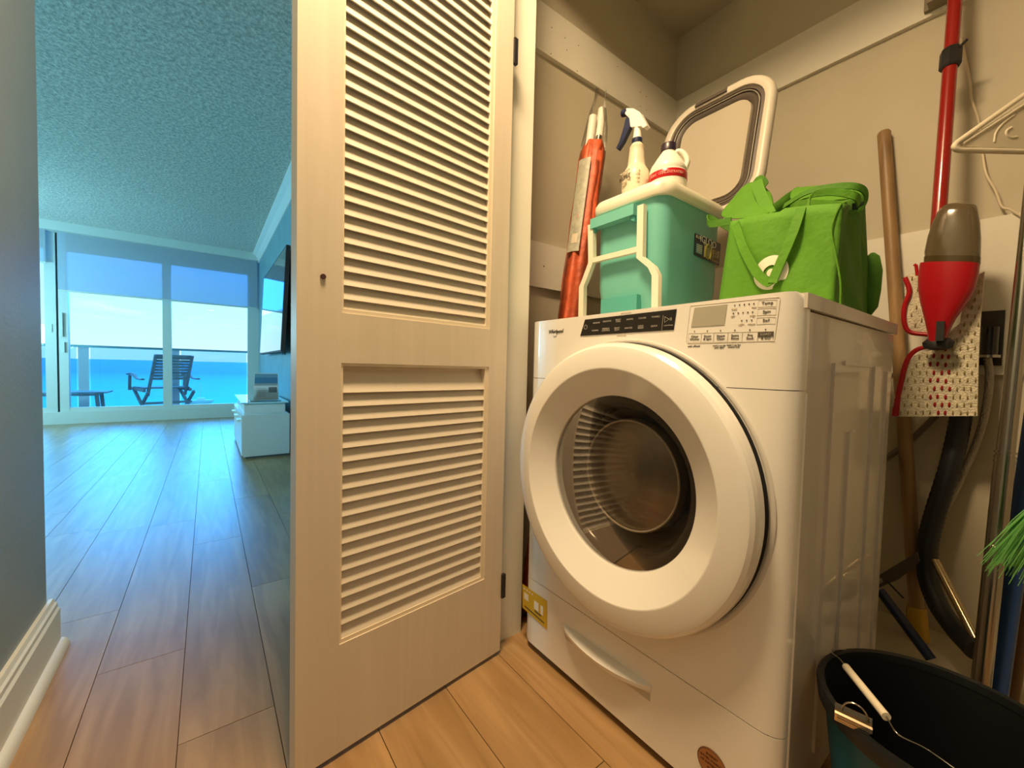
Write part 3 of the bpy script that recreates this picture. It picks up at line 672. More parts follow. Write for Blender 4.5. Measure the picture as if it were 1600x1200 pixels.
text('lettering', '30', .028, s4(.80, .48, .0018), ru, UZ, INK, sk); text('lettering', '4', .024, s4(.75, .22, .0018), ru, UZ, INK, sk); text('lettering', '44', .022, s4(.87, .22, .0018), ru, UZ, INK, sk)
text('lettering', 'BPA', .009, s4(.13, .885, .0018), ru, UZ, INK, sk); text('lettering', 'DAYS', .009, s4(.5, .15, .0018), ru, UZ, INK, sk)
bm = newbm(); c = s4(.51, .40, .0018); tube(bm, [c+ru*.016*math.cos(a*math.pi/12)+Vector((0, 0, .020*math.sin(a*math.pi/12))) for a in range(24)], .0028, 6, closed=True); obj('snowflake_print', bm, mat('print_olive', (.35, .32, .06), .4), sk)
for k in range(5): sp4('text_line', .08, .27, .50-.08*k, .53-.08*k, PRINTW, .0018)
# bottles
LZ = 1.365
sx_, sy_ = 1.055, .800
t = thing('spray_bottle', (sx_, sy_, LZ), 'frosted spray bottle with a navy trigger standing on the cooler lid', 'bottle')
FROST = mat('frosted_plastic', (.70, .63, .48), .35, spec=.4)
def L(prof, m, nm, c, **k):
    bm = newbm(); lathe(bm, prof, c, **k); return obj(nm, bm, m, t, smooth=40)
sc = .92
t.scale = (1.15, 1.15, 1.27)
bod = L([(.030, LZ), (.034, LZ+.004), (.036, LZ+.03), (.036, LZ+.055), (.033, LZ+.070), (.025, LZ+.082), (.0225, LZ+.088), (.0215, LZ+.098), (.0195, LZ+.118), (.0185, LZ+.125), (.0195, LZ+.130), (.014, LZ+.137), (.0125, LZ+.140)], FROST, 'bottle_body', (sx_, sy_, 0), n=32)
L([(.013, LZ+.138), (.0135, LZ+.140), (.0135, LZ+.150), (.0125, LZ+.151)], NAVY, 'collar', (sx_, sy_, 0), n=28)
L([(.0115, LZ+.150), (.0085, LZ+.176), (.0080, LZ+.182)], WPLAS, 'neck_cap', (sx_, sy_, 0), n=24)
d0 = Vector((-.12, 1, 0)).normalized(); c0 = Vector((sx_, sy_, LZ))        # nozzle points to the left in the photo
def hp(a, z): return c0+d0*a+Vector((0, 0, z))
nrm = d0.cross(Vector((0, 0, 1)))
bm = newbm(); prism(bm, [hp(a, z)-nrm*.009 for a, z in ((-.032, .168), (-.030, .172), (-.010, .207), (.008, .222), (.030, .232), (.034, .220), (.020, .204), (.016, .182), (.0, .176), (-.014, .174), (-.022, .166))], nrm*.018); bev(bm, .003, 2); obj('spray_head', bm, WPLAS, t, smooth=35)
bm = newbm(); tube(bm, [hp(.030, .226), hp(.048, .229)], [.0095, .0085], 16); obj('nozzle', bm, NAVY, t, smooth=40)
bm = newbm(); prism(bm, [hp(a, z)-nrm*.007 for a, z in ((.014, .222), (.026, .220), (.034, .205), (.038, .190), (.050, .160), (.060, .147), (.055, .142), (.040, .155), (.022, .180), (.010, .196))], nrm*.014); bev(bm, .0025, 2); tg = obj('trigger', bm, NAVY, t, smooth=35)
bm = newbm(); tube(bm, [hp(.021, .214)+nrm*.006, hp(.021, .214)+nrm*.0105], .0035, 12); tube(bm, [hp(.021, .214)-nrm*.006, hp(.021, .214)-nrm*.0105], .0035, 12); obj('pivot', bm, WPLAS, tg, smooth=40)
cdir = Vector((-.8, -.6, 0))
p = c0 + Vector((-.0345, .0120, 0)); rr_ = Vector((-.33, -.95, 0))
text('lettering', 'HOUSEHOLD\nSPRAY', .0065, c0+Vector((-.036, .008, .062)), (-.25, -1, 0), UZ, INKG, t, depth=.0006); text('lettering', 'BOTTLE', .0115, c0+Vector((-.0366, .008, .051)), (-.22, -1, 0), UZ, INK, t, depth=.0008); text('lettering', '32 OZ\nMIST', .0065, c0+Vector((-.0366, .008, .037)), (-.22, -1, 0), UZ, INKG, t, depth=.0008)
for k in range(4): text('scale_mark', '- '+str(28-4*k), .006, c0+Vector((-.026, -.0262, .036+.009*k)), (.7, -.72, 0), UZ, INKG, t, depth=.0008)
# bleach jug
jx, jy = 1.085, .710
t = thing('detergent_jug', (jx, jy, LZ), 'white handled jug with a red label band and dark cap on the cooler lid', 'jug')
t.scale = (1.25, 1.25, 1.30)
JW = mat('jug_white', (.82, .78, .68), .35)
L([(.034, LZ), (.042, LZ+.004), (.0425, LZ+.044), (.0405, LZ+.046), (.0405, LZ+.049), (.0415, LZ+.052), (.038, LZ+.062), (.030, LZ+.074), (.022, LZ+.086), (.0160, LZ+.094), (.0150, LZ+.098)], JW, 'jug_body', (jx, jy, 0), n=40)
L([(.0426, LZ+.026), (.0432, LZ+.027), (.0432, LZ+.0425), (.0426, LZ+.0435)], RED, 'label_band', (jx, jy, 0), n=40, capa=False, capb=False)
L([(.0165, LZ+.096), (.0175, LZ+.097), (.0175, LZ+.111), (.016, LZ+.113)], mat('cap_plum', (.02, .012, .03), .35), 'cap', (jx, jy, 0), n=28)
hd = Vector((.45, -.89, 0)).normalized(); j0 = Vector((jx, jy, LZ))
bm = newbm(); tube(bm, spline([j0+hd*.012+Vector((0, 0, .091)), j0+hd*.024+Vector((0, 0, .093)), j0+hd*.035+Vector((0, 0, .084)), j0+hd*.042+Vector((0, 0, .068)), j0+hd*.038+Vector((0, 0, .052))], 6), [.0075]*25, 12, flat=.8); obj('handle', bm, JW, t, smooth=50)
for k, ch in enumerate('MORE CONCENTRATED'):
    a = math.radians(158+k*6.2); d = Vector((math.cos(a), math.sin(a), 0)); text('lettering', ch, .0078, j0+d*.0436+Vector((0, 0, .0345)), (-d.y*1, d.x*1, 0), UZ, mat('pink_ink', (.8, .35, .3), .5), t, depth=.0004)

# ================================================================== COLLAPSED TUB
tb = thing('collapsible_tub', (1.30, .74, LZ), 'folded white and grey collapsible tub standing upright behind the cooler bottles', 'tub')
TN = Vector((-1, .0, .22)).normalized(); TV = Vector((.22, 0, 1)).normalized(); TU = Vector((0, -1, 0))
TC = Vector((1.36, .735, 1.575))
def ring(w, h, r, o, shift=(0, 0), n=8): return [TC+TU*(x+shift[0])+TV*(y+shift[1])+TN*o for x, y in rrect(w, h, r, n)]
def tring(name, spec, m, capa=False, capb=False, par=None):
    bm = newbm(); loft(bm, [ring(*s) for s in spec], capa, capb); return obj(name, bm, m, par or tb, smooth=50)
W0, H0 = .375, .47
TW = mat('tub_white', (.56, .52, .45), .4); TWI = mat('tub_inner', (.40, .36, .29), .45)
tring('rim', [(W0, H0, .11, -.012), (W0+.004, H0+.004, .112, .002), (W0-.008, H0-.008, .108, .014), (W0-.03, H0-.03, .10, .017), (W0-.052, H0-.052, .09, .012), (W0-.06, H0-.06, .086, -.012)], TW)
tring('silicone_fold', [(W0-.050, H0-.050, .09, .004), (W0-.075, H0-.075, .08, .009), (W0-.082, H0-.082, .077, -.004), (W0-.100, H0-.100, .07, .007), (W0-.128, H0-.128, .06, .0), (W0-.134, H0-.134, .058, -.012)], GREYP)
tring('inner_ring', [(W0-.084, H0-.084, .074, .0075), (W0-.087, H0-.087, .072, .010), (W0-.090, H0-.090, .07, .0075)], TW)
tring('tub_base', [(W0-.130, H0-.130, .058, -.010), (W0-.138, H0-.138, .052, .003), (W0-.16, H0-.16, .05, .001)], TWI, capb=True)
bm = newbm(); c_ = TC+TV*(H0/2-.012)
for s in (0,): 
    pts = [c_+TU*u+TN*o+TV*v for u, v, o in ((-.075, -.010, .0165), (.035, -.010, .0165), (.035, .006, .0125), (-.075, .006, .0125))]
    prism(bm, pts, TN*.004)
bev(bm, .0004, 1); obj('grip_slot', bm, GREYP, tb)

# ================================================================== TOTE BAGS
def grid(bm, rows):
    R = [[bm.verts.new(p) for p in r] for r in rows]
    for a, b in zip(R, R[1:]):
        for i in range(len(a)-1): bm.faces.new((a[i], a[i+1], b[i+1], b[i]))
def panel(A, B, C, D, n=14, m=12, wob=.003, seed=0, sag=0):
    """A bottom-left, B bottom-right, C top-right, D top-left"""
    rnd = random.Random(seed); A, B, C, D = map(Vector, (A, B, C, D)); nr = (B-A).cross(D-A).normalized(); rows = []
    f1, f2, f3 = rnd.uniform(2, 5), rnd.uniform(2, 6), rnd.uniform(0, 6)
    for j in range(m+1):
        v = j/m; r = []
        for i in range(n+1):
            u = i/n; p = (A*(1-u)+B*u)*(1-v)+(D*(1-u)+C*u)*v
            k = math.sin(math.pi*u)*(.35+.65*math.sin(math.pi*min(v, .9)))
            w = wob*(math.sin(f1*u*3+v*f2+f3)+.6*math.sin(9*u-5*v+f3))*k
            r.append(p+nr*w+Vector((0, 0, -sag*math.sin(math.pi*u)*v**4)))
        rows.append(r)
    return rows
def sheet(name, rows, m, par, th=.0025):
    bm = newbm(); grid(bm, rows); o = obj(name, bm, m, par, smooth=60)
    s = o.modifiers.new('thick', 'SOLIDIFY'); s.thickness = th; s.offset = 0; return o
def strap(name, pts, w, m, par, side):
    """flat webbing along a path; side = width direction"""
    P = spline(pts, 12); rows = []
    sd = [Vector(side).normalized()*w/2]*len(P)
    bm = newbm(); R = [[bm.verts.new(p-s), bm.verts.new(p+s)] for p, s in zip(P, sd)]
    for a, b in zip(R, R[1:]): bm.faces.new((a[0], a[1], b[1], b[0]))
    o = obj(name, bm, m, par, smooth=None); s = o.modifiers.new('thick', 'SOLIDIFY'); s.thickness = .003; s.offset = 0; return o
BZ = .9858
bg1 = thing('tote_bag', (1.12, .40, BZ), 'green cloth tote bag with a white ring-and-dot print, in front beside the cooler', 'bag', 'green cloth totes on the washer')
fbl = Vector((1.02, .515, BZ)); fbr = Vector((.985, .270, BZ)); ftl = at(1142, 346, 0, 1.03); ftr = at(1315, 318, 0, .99)
bbr = Vector((1.215, .275, BZ)); btr = at(1345, 330, 1, .290); bbl = Vector((1.22, .53, BZ)); btl = Vector((1.22, .55, 1.235))
btr = Vector((1.205, .288, 1.225))
rows = panel(fbl, fbr, ftr, ftl, n=24, seed=3, wob=.0055)
# the top edge rises and folds towards its right end
for i in range(25): rows[-1][i].z += .010*math.sin(i/24*math.pi*1.0)*(1 if i > 12 else .4); rows[-2][i].z += .005*math.sin(i/24*math.pi)
sheet('front_panel', rows, GREEN, bg1)
rs = panel(fbr, bbr, btr, ftr, n=20, m=16, seed=5, wob=.008)
for j, r in enumerate(rs):
    for i, p in enumerate(r): p.y += .020*math.sin(math.pi*i/20)*math.sin(math.pi*j/16*.9+.2) - .006*math.sin(3*math.pi*i/20)
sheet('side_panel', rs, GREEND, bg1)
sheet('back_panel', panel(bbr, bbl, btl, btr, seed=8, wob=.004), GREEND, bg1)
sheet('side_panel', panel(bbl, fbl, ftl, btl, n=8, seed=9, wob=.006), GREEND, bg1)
sheet('bottom_panel', [[fbl, bbl], [fbr, bbr]], GREEND, bg1)
ptube('seam_piping', GREEN, bg1, spline([at(1313, 478, 0, .983), at(1313, 440, 0, .980), at(1306, 400, 0, .980), at(1299, 362, 0, .983), at(1306, 335, 0, .986), at(1315, 318, 0, .988)], 5), .0018, 8)
fn = (fbr-fbl).cross(ftl-fbl).normalized()
if fn.x > 0: fn = -fn
fu = (fbr-fbl).normalized()
def onf(px, py, o=.007):
    d = (R2*((px-800)/F) - U2*((py-600)/F) + fw); return CAM + d*((fbl+fn*o-CAM).dot(fn)/d.dot(fn))
lc = onf(1204, 426, .0065)
def disc(name, r0, r1, m, o):
    bm = newbm(); n = 40; a = []
    for rr2 in (r0, r1): a.append([bm.verts.new(lc+fu*rr2*math.cos(2*math.pi*k/n)+Vector((0, 0, 1))*rr2*math.sin(2*math.pi*k/n)+fn*o) for k in range(n)])
    if r0 > 0:
        for k in range(n): bm.faces.new((a[0][k], a[0][(k+1) % n], a[1][(k+1) % n], a[1][k]))
    else: bmesh.ops.delete(bm, geom=a[0], context='VERTS'); bm.faces.new(a[1])
    obj(name, bm, m, bg1, smooth=None)
disc('logo_ring', .0165, .0375, PRINTW, 0); disc('logo_dot', 0, .0085, PRINTW, 0)
sd = fu
strap('handle', [onf(1149, 350, .003), onf(1162, 388, .012), onf(1182, 425, .016), onf(1200, 442, .016), onf(1208, 443, .018)], .020, GREEN, bg1, fu+Vector((0, 0, .55)))
strap('handle', [onf(1252, 325, .004), onf(1240, 362, .012), onf(1224, 400, .016), onf(1211, 430, .017), onf(1207, 442, .019)], .020, GREEN, bg1, fu+Vector((0, 0, -.25)))
strap('handle', [Vector((1.10, .50, 1.20)), at(1110, 341, 0, 1.06), at(1110, 350, 0, 1.04), at(1143, 345, 0, 1.03)], .018, GREEND, bg1, (0, .1, 1))
# second bag, behind the first
bg2 = thing('tote_bag', (1.32, .40, BZ), 'crumpled green cloth tote bag behind the printed one, its flap folded over the cooler lid', 'bag', 'green cloth totes on the washer')
a0, a1, a2, a3 = Vector((1.225, .555, BZ)), Vector((1.225, .280, BZ)), Vector((1.40, .300, BZ)), Vector((1.40, .56, BZ))
t0, t1, t2, t3 = at(1168, 300, 0, 1.225), at(1318, 318, 0, 1.225), at(1350, 300, 0, 1.37), at(1240, 296, 0, 1.39)
t0 = Vector((1.225, .57, 1.27)); 
def crown_rows(rows, amp, ph):
    n = len(rows[-1])-1
    for i, p in enumerate(rows[-1]): p.z += amp*math.sin(ph+i*1.1)
    return rows
sheet('front_panel', crown_rows(panel(a0, a1, t1, t0, seed=21, wob=.006), .006, 1), GREEN, bg2)
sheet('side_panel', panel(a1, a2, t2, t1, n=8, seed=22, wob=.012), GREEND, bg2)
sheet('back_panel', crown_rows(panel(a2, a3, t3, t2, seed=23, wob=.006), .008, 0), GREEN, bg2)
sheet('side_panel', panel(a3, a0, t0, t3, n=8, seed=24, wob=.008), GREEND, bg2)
# folded flap leaning on the cooler
bm = newbm()
F0 = [at(1116, 340, 0, 1.15), at(1150, 346, 0, 1.08), at(1215, 336, 0, 1.10)]
F1 = [at(1140, 316, 0, 1.19), at(1160, 310, 0, 1.15), at(1210, 312, 0, 1.16)]
F2 = [at(1164, 284, 0, 1.235), at(1184, 281, 0, 1.20), at(1206, 300, 0, 1.20)]
sheet('folded_flap', [F0, F1, F2], GREEN, bg2).modifiers.new('smooth', 'SUBSURF').levels = 2
strap('handle', [at(1182, 283, 0, 1.17), at(1187, 300, 0, 1.15), at(1196, 320, 0, 1.13), at(1203, 334, 0, 1.11)], .028, GREEN, bg2, (0, -1, .1))
strap('handle', [at(1178, 283, 0, 1.20), at(1188, 280, 0, 1.18), at(1196, 290, 0, 1.18), at(1190, 298, 0, 1.18)], .02, GREEND, bg2, (0, -.6, .7))
sheet('folded_flap', [[at(1232, 316, 0, 1.18), at(1262, 310, 0, 1.10), at(1330, 318, 0, 1.08)], [at(1232, 302, 0, 1.22), at(1275, 300, 0, 1.16), at(1338, 302, 0, 1.14)], [at(1240, 291, 0, 1.28), at(1290, 290, 0, 1.24), at(1340, 279, 0, 1.20)]], GREEN, bg2).modifiers.new('smooth', 'SUBSURF').levels = 2
strap('handle', [at(1225, 322, 0, 1.14), at(1262, 300, 0, 1.12), at(1300, 292, 0, 1.12), at(1335, 291, 0, 1.13), at(1352, 300, 0, 1.15), at(1352, 320, 0, 1.16), at(1340, 330, 0, 1.15)], .014, GREEND, bg2, (.2, -.3, 1))
strap('handle', [at(1262, 330, 0, 1.05), at(1268, 306, 0, 1.06), at(1300, 300, 0, 1.08), at(1335, 306, 0, 1.10), at(1343, 318, 0, 1.12)], .016, GREEN, bg2, (.2, -.3, 1))
sheet('dark_tag', [[at(1332, 336, 0, 1.15), at(1344, 334, 0, 1.17)], [at(1332, 318, 0, 1.15), at(1352, 314, 0, 1.17)]], mat('dark_green_tag', (.01, .03, .01), .6), bg2)
bm = newbm(); lathe(bm, [(.004, 1.00), (.016, 1.02), (.020, 1.06), (.021, 1.11), (.014, 1.145), (.004, 1.155)], (1.33, .288, 0), n=20); obj('bulging_corner', bm, GREEND, bg2, smooth=60)

# ================================================================== WRAPPED UMBRELLA
ta, tbm = Vector((.885, 1.04, 0.0)), Vector((1.195, 1.085, 1.86))
um = thing('beach_umbrella', ta, 'red folded beach umbrella in a clear plastic sleeve leaning left of the cooler', 'umbrella')
def ua(z): return ta.lerp(tbm, z/1.86)
bm = newbm(); rings = []
rnd = random.Random(4)
zs = [.02+.06*i for i in range(28)]+[1.665, 1.70]
for i, z in enumerate(zs):
    c = ua(z); r = .0435 + .0015*math.sin(i*1.7); r = .033 if z > 1.68 else r; r = .03 if z < .05 else r
    rings.append([c+Vector((math.cos(a), math.sin(a), 0))*(r*(1+.13*math.cos(5*a+z*1.2)+.05*math.cos(9*a))) for a in [2*math.pi*j/40 for j in range(40)]])
loft(bm, rings); obj('canopy', bm, REDC, um, smooth=60)
for dx, dy_, zt in ((-.019, .004, 1.80), (.016, -.004, 1.84)):
    bm = newbm(); tube(bm, [ua(1.66)+Vector((dx, dy_, 0)), ua(zt)+Vector((dx, dy_, 0))], .0155, 16); obj('pole_section', bm, WPLAS, um, smooth=40)
bm = newbm(); tube(bm, [ua(1.70)+Vector((.004, -.018, 0)), ua(1.72)+Vector((.004, -.018, 0))], .012, 14); obj('pole_cap', bm, CHROME, um, smooth=40)
bm = newbm(); rings = []
for i in range(34):
    z = .01+i*.058; c = ua(z); r = .047 if z < 1.72 else .047-.022*(z-1.72)/.2
    if i >= 32: r = .026
    fl_ = 1 if z < 1.75 else 1-.6*(z-1.75)/.2
    rings.append([c+Vector((math.cos(a), math.sin(a)*fl_, 0))*(r*(1+rnd.uniform(-.05, .05))) for a in [2*math.pi*j/30 for j in range(30)]])
loft(bm, rings, True, False)
PLS = thin_glass('clear_sleeve', (.99, .98, .96), .8, .16, 1.25); obj('plastic_sleeve', bm, PLS, um, smooth=60)
bm = newbm(); L_ = []
for z in (1.27, 1.62): L_.append([ua(z)+Vector((math.cos(a), math.sin(a), 0))*.0525 for a in [math.radians(165+8*k) for k in range(8)]])
grid(bm, L_); lb = obj('paper_label', bm, mat('label_paper', (.40, .40, .32), .5, var=.25, vscale=60), um, smooth=60)
bm = newbm(); grid(bm, [[ua(z)+Vector((math.cos(a), math.sin(a), 0))*.0532 for a in [math.radians(185+6*k) for k in range(5)]] for z in (1.30, 1.335)]); obj('barcode_box', bm, INKG, lb)

# ================================================================== TOOLS ON THE RIGHT
# wooden pole
p0, p1 = at(1432, 950, 0, 1.80), at(1381, 204, 0, 1.885)
dr_ = (p1-p0).normalized(); p00 = p0 - dr_*(p0.z-.024)/dr_.z
t = thing('wooden_pole', (p00.x, p00.y, 0), 'weathered round wooden broom handle in a yellow socket leaning on the back wall', 'broom handle')
pf = p0
ptube('pole', POLEW, t, [pf.lerp(p1, i/12) for i in range(12)]+[p1-dr_*.012, p1-dr_*.004, p1], [.0185]*12+[.0185, .015, .007], 18)
ptube('ferrule', YEL, t, [p00, pf, pf+dr_*.004], [.027, .024, .022], 18)
# spray mop
MX = 1.70
m0, m1 = at(1466, 350, 0, MX-.01), at(1493, -12, 0, MX+.10)
t = thing('spray_mop', (MX, .2, .72), 'red spray mop with a smoky bottle hanging head down on the back wall', 'mop')
ptube('pole', REDM, t, [m0-(m1-m0)*.05, m1+(m1-m0)*.25], .0165, 20)
c = m0.lerp(m1, (350-95)/362); dm = (m1-m0).normalized()
bm = newbm(); tube(bm, [c-dm*.030, c-dm*.024, c+dm*.024, c+dm*.03], [.020, .024, .024, .021], 8); cl = obj('pole_clamp', bm, BLK, t, smooth=25)
bm = newbm(); tube(bm, [c+dm*.02+Vector((-.01, -.018, 0)), c+dm*.035+Vector((-.01, -.032, 0))], .004, 8); obj('clamp_lever', bm, BLK, cl)
bm = newbm()
def sec(pxl, pxr, py, dep, n=16, X=MX-.03):
    a, b = at(pxl, py, 0, X), at(pxr, py, 0, X); c = (a+b)/2; h = (a-b).length/2; u = (a-b).normalized()
    return [c+u*h*math.copysign(abs(math.cos(q))**.75, math.cos(q))+Vector((-1, 0, 0))*dep*math.copysign(abs(math.sin(q))**.85, math.sin(q)) for q in [2*math.pi*k/n for k in range(n)]]
loft(bm, [sec(1446, 1532, 414, .030, 24), sec(1462-18, 1533, 395, .030, 24), sec(1449, 1533.5, 372, .030, 24), sec(1456, 1532, 350, .029, 24), sec(1465, 1529, 332, .026, 24), sec(1474, 1527, 322, .021, 24), sec(1484, 1520, 318.5, .012, 24)])
SMK = mat('smoky_bottle', (.17, .13, .075), .18, coat=.6, trans=.35); bo = obj('bottle', bm, SMK, t, smooth=50)
bm = newbm(); loft(bm, [sec(1443, 1532.5, 412, .0315, 24), sec(1443.5, 1533, 402, .0315, 24)], False, False); obj('liquid_band', bm, mat('liquid_brown', (.07, .05, .02), .2), bo, smooth=50)
bm = newbm(); loft(bm, [sec(1450, 1479, 534, .018, 20), sec(1449, 1482, 520, .022, 20), sec(1444, 1494, 498, .028, 20), sec(1437, 1514, 470, .034, 20), sec(1434, 1524, 452, .036, 20), sec(1434, 1529, 432, .037, 20), sec(1437, 1532, 412, .037, 20)])
hb_ = obj('mop_body', bm, RED, t, smooth=50)
bm = newbm(); q = at(1434, 420, 0, MX-.03); tube(bm, [q+Vector((0, 0, -.02)), q+Vector((0, .004, .01)), q+Vector((0, .008, .014))], .004, 8); obj('trigger_hook', bm, RED, hb_)
q = at(1469, 519, 0, MX-.054); bm = newbm(); box(bm, q.x-.008, q.x+.03, q.y-.008, q.y+.008, q.z-.025, q.z+.03); bev(bm, .003, 1); obj('joint_slot', bm, BLK, hb_)
q = at(1466, 535, 0, MX-.03); bm = newbm(); lathe(bm, [(.012, q.z-.022), (.030, q.z-.016), (.033, q.z), (.022, q.z+.012)], (q.x, q.y, 0), n=20, sx=.6); obj('swivel_joint', bm, BLK, hb_, smooth=40)
# mop pad: furry slab with stitched tufts
PX = MX+.015
PAD = mat('pad_fleece', (.88, .82, .64), .95, bump=1, bscale=220, var=.25, vscale=60, dist=.006)
TUFR = mat('tuft_red', (.34, .01, .015), .9); TUFG = mat('tuft_olive', (.34, .28, .12), .9)
def q2(px, py, X=PX): return at(px, py, 0, X)
def padbm(poly, th=.014, cuts=0):
    bm = newbm(); prism(bm, poly, (th, 0, 0)); bev(bm, .005, 2); return bm
pad = obj('mop_pad', padbm([q2(1401, 651), q2(1407, 610), q2(1415, 575), q2(1428, 556), q2(1455, 545), q2(1500, 505), q2(1510, 440), q2(1538, 424), q2(1532, 500), q2(1529, 560), q2(1527, 650)]), PAD, t, smooth=60)
flap = obj('pad_flap', padbm([q2(1417, 500), q2(1414, 470), q2(1413, 432), q2(1432, 425), q2(1450, 430), q2(1452, 522), q2(1425, 522)]), PAD, t, smooth=60)
ptube('red_binding', RED, t, spline([q2(1397, 650, PX-.004), q2(1400, 632, PX-.004), q2(1407, 600, PX-.004), q2(1416, 566, PX-.004), q2(1430, 548, PX-.004), q2(1452, 541, PX-.004), q2(1466, 540, PX-.004)], 5), .0065, 10, flat=.6)
ptube('red_binding', RED, t, spline([q2(1414, 434, PX-.004), q2(1421, 455, PX-.004), q2(1413, 480, PX-.004), q2(1413, 505, PX-.004), q2(1422, 519, PX-.004), q2(1450, 523, PX-.004)], 5), .0065, 10)
bm = newbm(); prism(bm, [q2(1396, 650, PX-.006), q2(1401, 612, PX-.006), q2(1408, 612, PX-.006), q2(1404, 650, PX-.006)], (.004, 0, 0)); lbl = obj('brand_tab', bm, RED, t)
text('lettering', 'OCedar', .0115, q2(1398, 627, PX-.0065), (0, .10, -1), (0, -1, -.1), PRINTW, lbl)
tm = {}
for key, m, ww, hh in (('r', TUFR, .0034, .0082), ('g', TUFG, .0020, .0075)):
    bm = newbm(); bmesh.ops.create_icosphere(bm, subdivisions=1, radius=1)
    for v in bm.verts: v.co = Vector((v.co.x*.004, v.co.y*ww, v.co.z*hh))
    me = bpy.data.meshes.new('tuft'); bm.to_mesh(me); bm.free(); me.materials.append(m); tm[key] = me
def inpoly(x, y, P):
    c = False; n = len(P)
    for i in range(n):
        (x1, y1), (x2, y2) = P[i], P[i-1]
        if (y1 > y) != (y2 > y) and x < (x2-x1)*(y-y1)/(y2-y1)+x1: c = not c
    return c
PP = [(1405, 650), (1412, 605), (1420, 575), (1432, 558), (1458, 545), (1480, 530), (1508, 505), (1512, 440), (1535, 428), (1529, 500), (1526, 560), (1524, 650)]
for j in range(17):
    for i in range(13):
        x = 1396+i*11.6+(5.8 if j % 2 else 0)+random.uniform(-1, 1); y = 645-j*12.6+random.uniform(-1, 1)
        if inpoly(x, y, PP):
            key = 'r' if 1452 < x+ (y-600)*-.05 < 1486 and y > 530 else 'g'
            o = bpy.data.objects.new('tuft', tm[key]); COL.objects.link(o); o.parent = pad
            o.location = q2(x, y, PX-.001)-root_of(t).location
for x, y in ((1425, 435), (1434, 452), (1440, 436), (1432, 480), (1424, 492), (1440, 500), (1430, 508), (1444, 470)):
    o = bpy.data.objects.new('tuft', tm['g']); COL.objects.link(o); o.parent = flap; o.location = q2(x, y, PX-.001)-root_of(t).location
# wall bracket at the top
t = thing('wall_hook', (1.88, .28, 2.05), 'grey metal bracket on the upper board from which the red mop hangs', 'bracket')
pbox('plate', mat('bracket_grey', (.22, .19, .12), .5), t, 1.876, 1.892, .245, .312, 2.040, 2.16, bv=.003)
pbox('arm', MATS['bracket_grey'], t, 1.84, 1.876, .225, .300, 2.040, 2.055, bv=.002)
# hanger
hg = thing('clothes_hanger', (1.62, .05, 1.42), 'white plastic clothes hanger at the right edge of the closet', 'hanger')
A0 = at(1491, 229, 0, 1.46); hd_ = Vector((.8, -.6, 0)); HW = .40
def hq(u, z): return A0+hd_*u+Vector((0, 0, z))
HM = mat('hanger_white', (.74, .68, .54), .4)
bm = newbm(); tube(bm, spline([hq(.006, .010), hq(0, .0), hq(.010, -.008), hq(.03, -.0085)], 4)+[hq(HW-.03, -.0085)]+spline([hq(HW-.01, -.008), hq(HW, 0), hq(HW-.006, .010)], 4)+[hq(HW/2+.02, .140), hq(HW/2, .146), hq(HW/2-.02, .140)], .0062, 10, closed=True); obj('frame', bm, HM, hg, smooth=50)
bm = newbm(); tube(bm, [hq(.018, .006), hq(HW/2-.01, .122)], .0045, 8); tube(bm, [hq(HW-.018, .006), hq(HW/2+.01, .122)], .0045, 8); obj('inner_bar', bm, HM, hg, smooth=50)
bm = newbm(); nn = hd_.cross(Vector((0, 0, 1))); prism(bm, [hq(.02, 0)-nn*.0012, hq(HW-.02, 0)-nn*.0012, hq(HW/2, .135)-nn*.0012], nn*.0024); obj('web', bm, mat('hanger_web', (.66, .60, .47), .45), hg)
bm = newbm(); tube(bm, spline([hq(.095, .012), hq(.098, .035), hq(.115, .058), hq(.14, .078)], 6), .003, 8); obj('raised_arc', bm, HM, hg, smooth=50)
bm = newbm(); tube(bm, spline([hq(.135, .048), hq(.124, .040), hq(.124, .030), hq(.135, .024), hq(.15, .026)], 6), .0035, 8); obj('raised_letter', bm, HM, hg, smooth=50)
bm = newbm(); tube(bm, spline([hq(HW/2, .14), hq(HW/2, .17), hq(HW/2+.018, .19), hq(HW/2+.018, .215), hq(HW/2, .228), hq(HW/2-.02, .215)], 6), .0035, 10); obj('hook', bm, CHROME, hg, smooth=50)
cr_ = hq(HW/2+.0, .222)
t = thing('hanging_peg', (1.9, cr_.y, cr_.z), 'round peg in the back wall that carries the hanger', 'peg')
ptube('peg', TRIM, t, [(1.93, cr_.y, cr_.z), (cr_.x-.03, cr_.y, cr_.z)], .006, 10)
# cord on wall
cdp = [at(x, y, 0, 1.900) for x, y in ((1502, 60), (1509, 95), (1516, 130), (1518, 155), (1528, 185), (1533, 215), (1536, 245), (1542, 275), (1556, 300), (1566, 325), (1580, 330), (1604, 345))]
for p in cdp[7:]: p.x = 1.884
bm = newbm(); tube(bm, spline(cdp, 6), .0032, 8); tag(obj('white_cord', bm, mat('cord_white', (.74, .66, .50), .5), base=cdp[-1], smooth=50), 'thin white cord hanging down the back wall behind the hanger', 'cord')
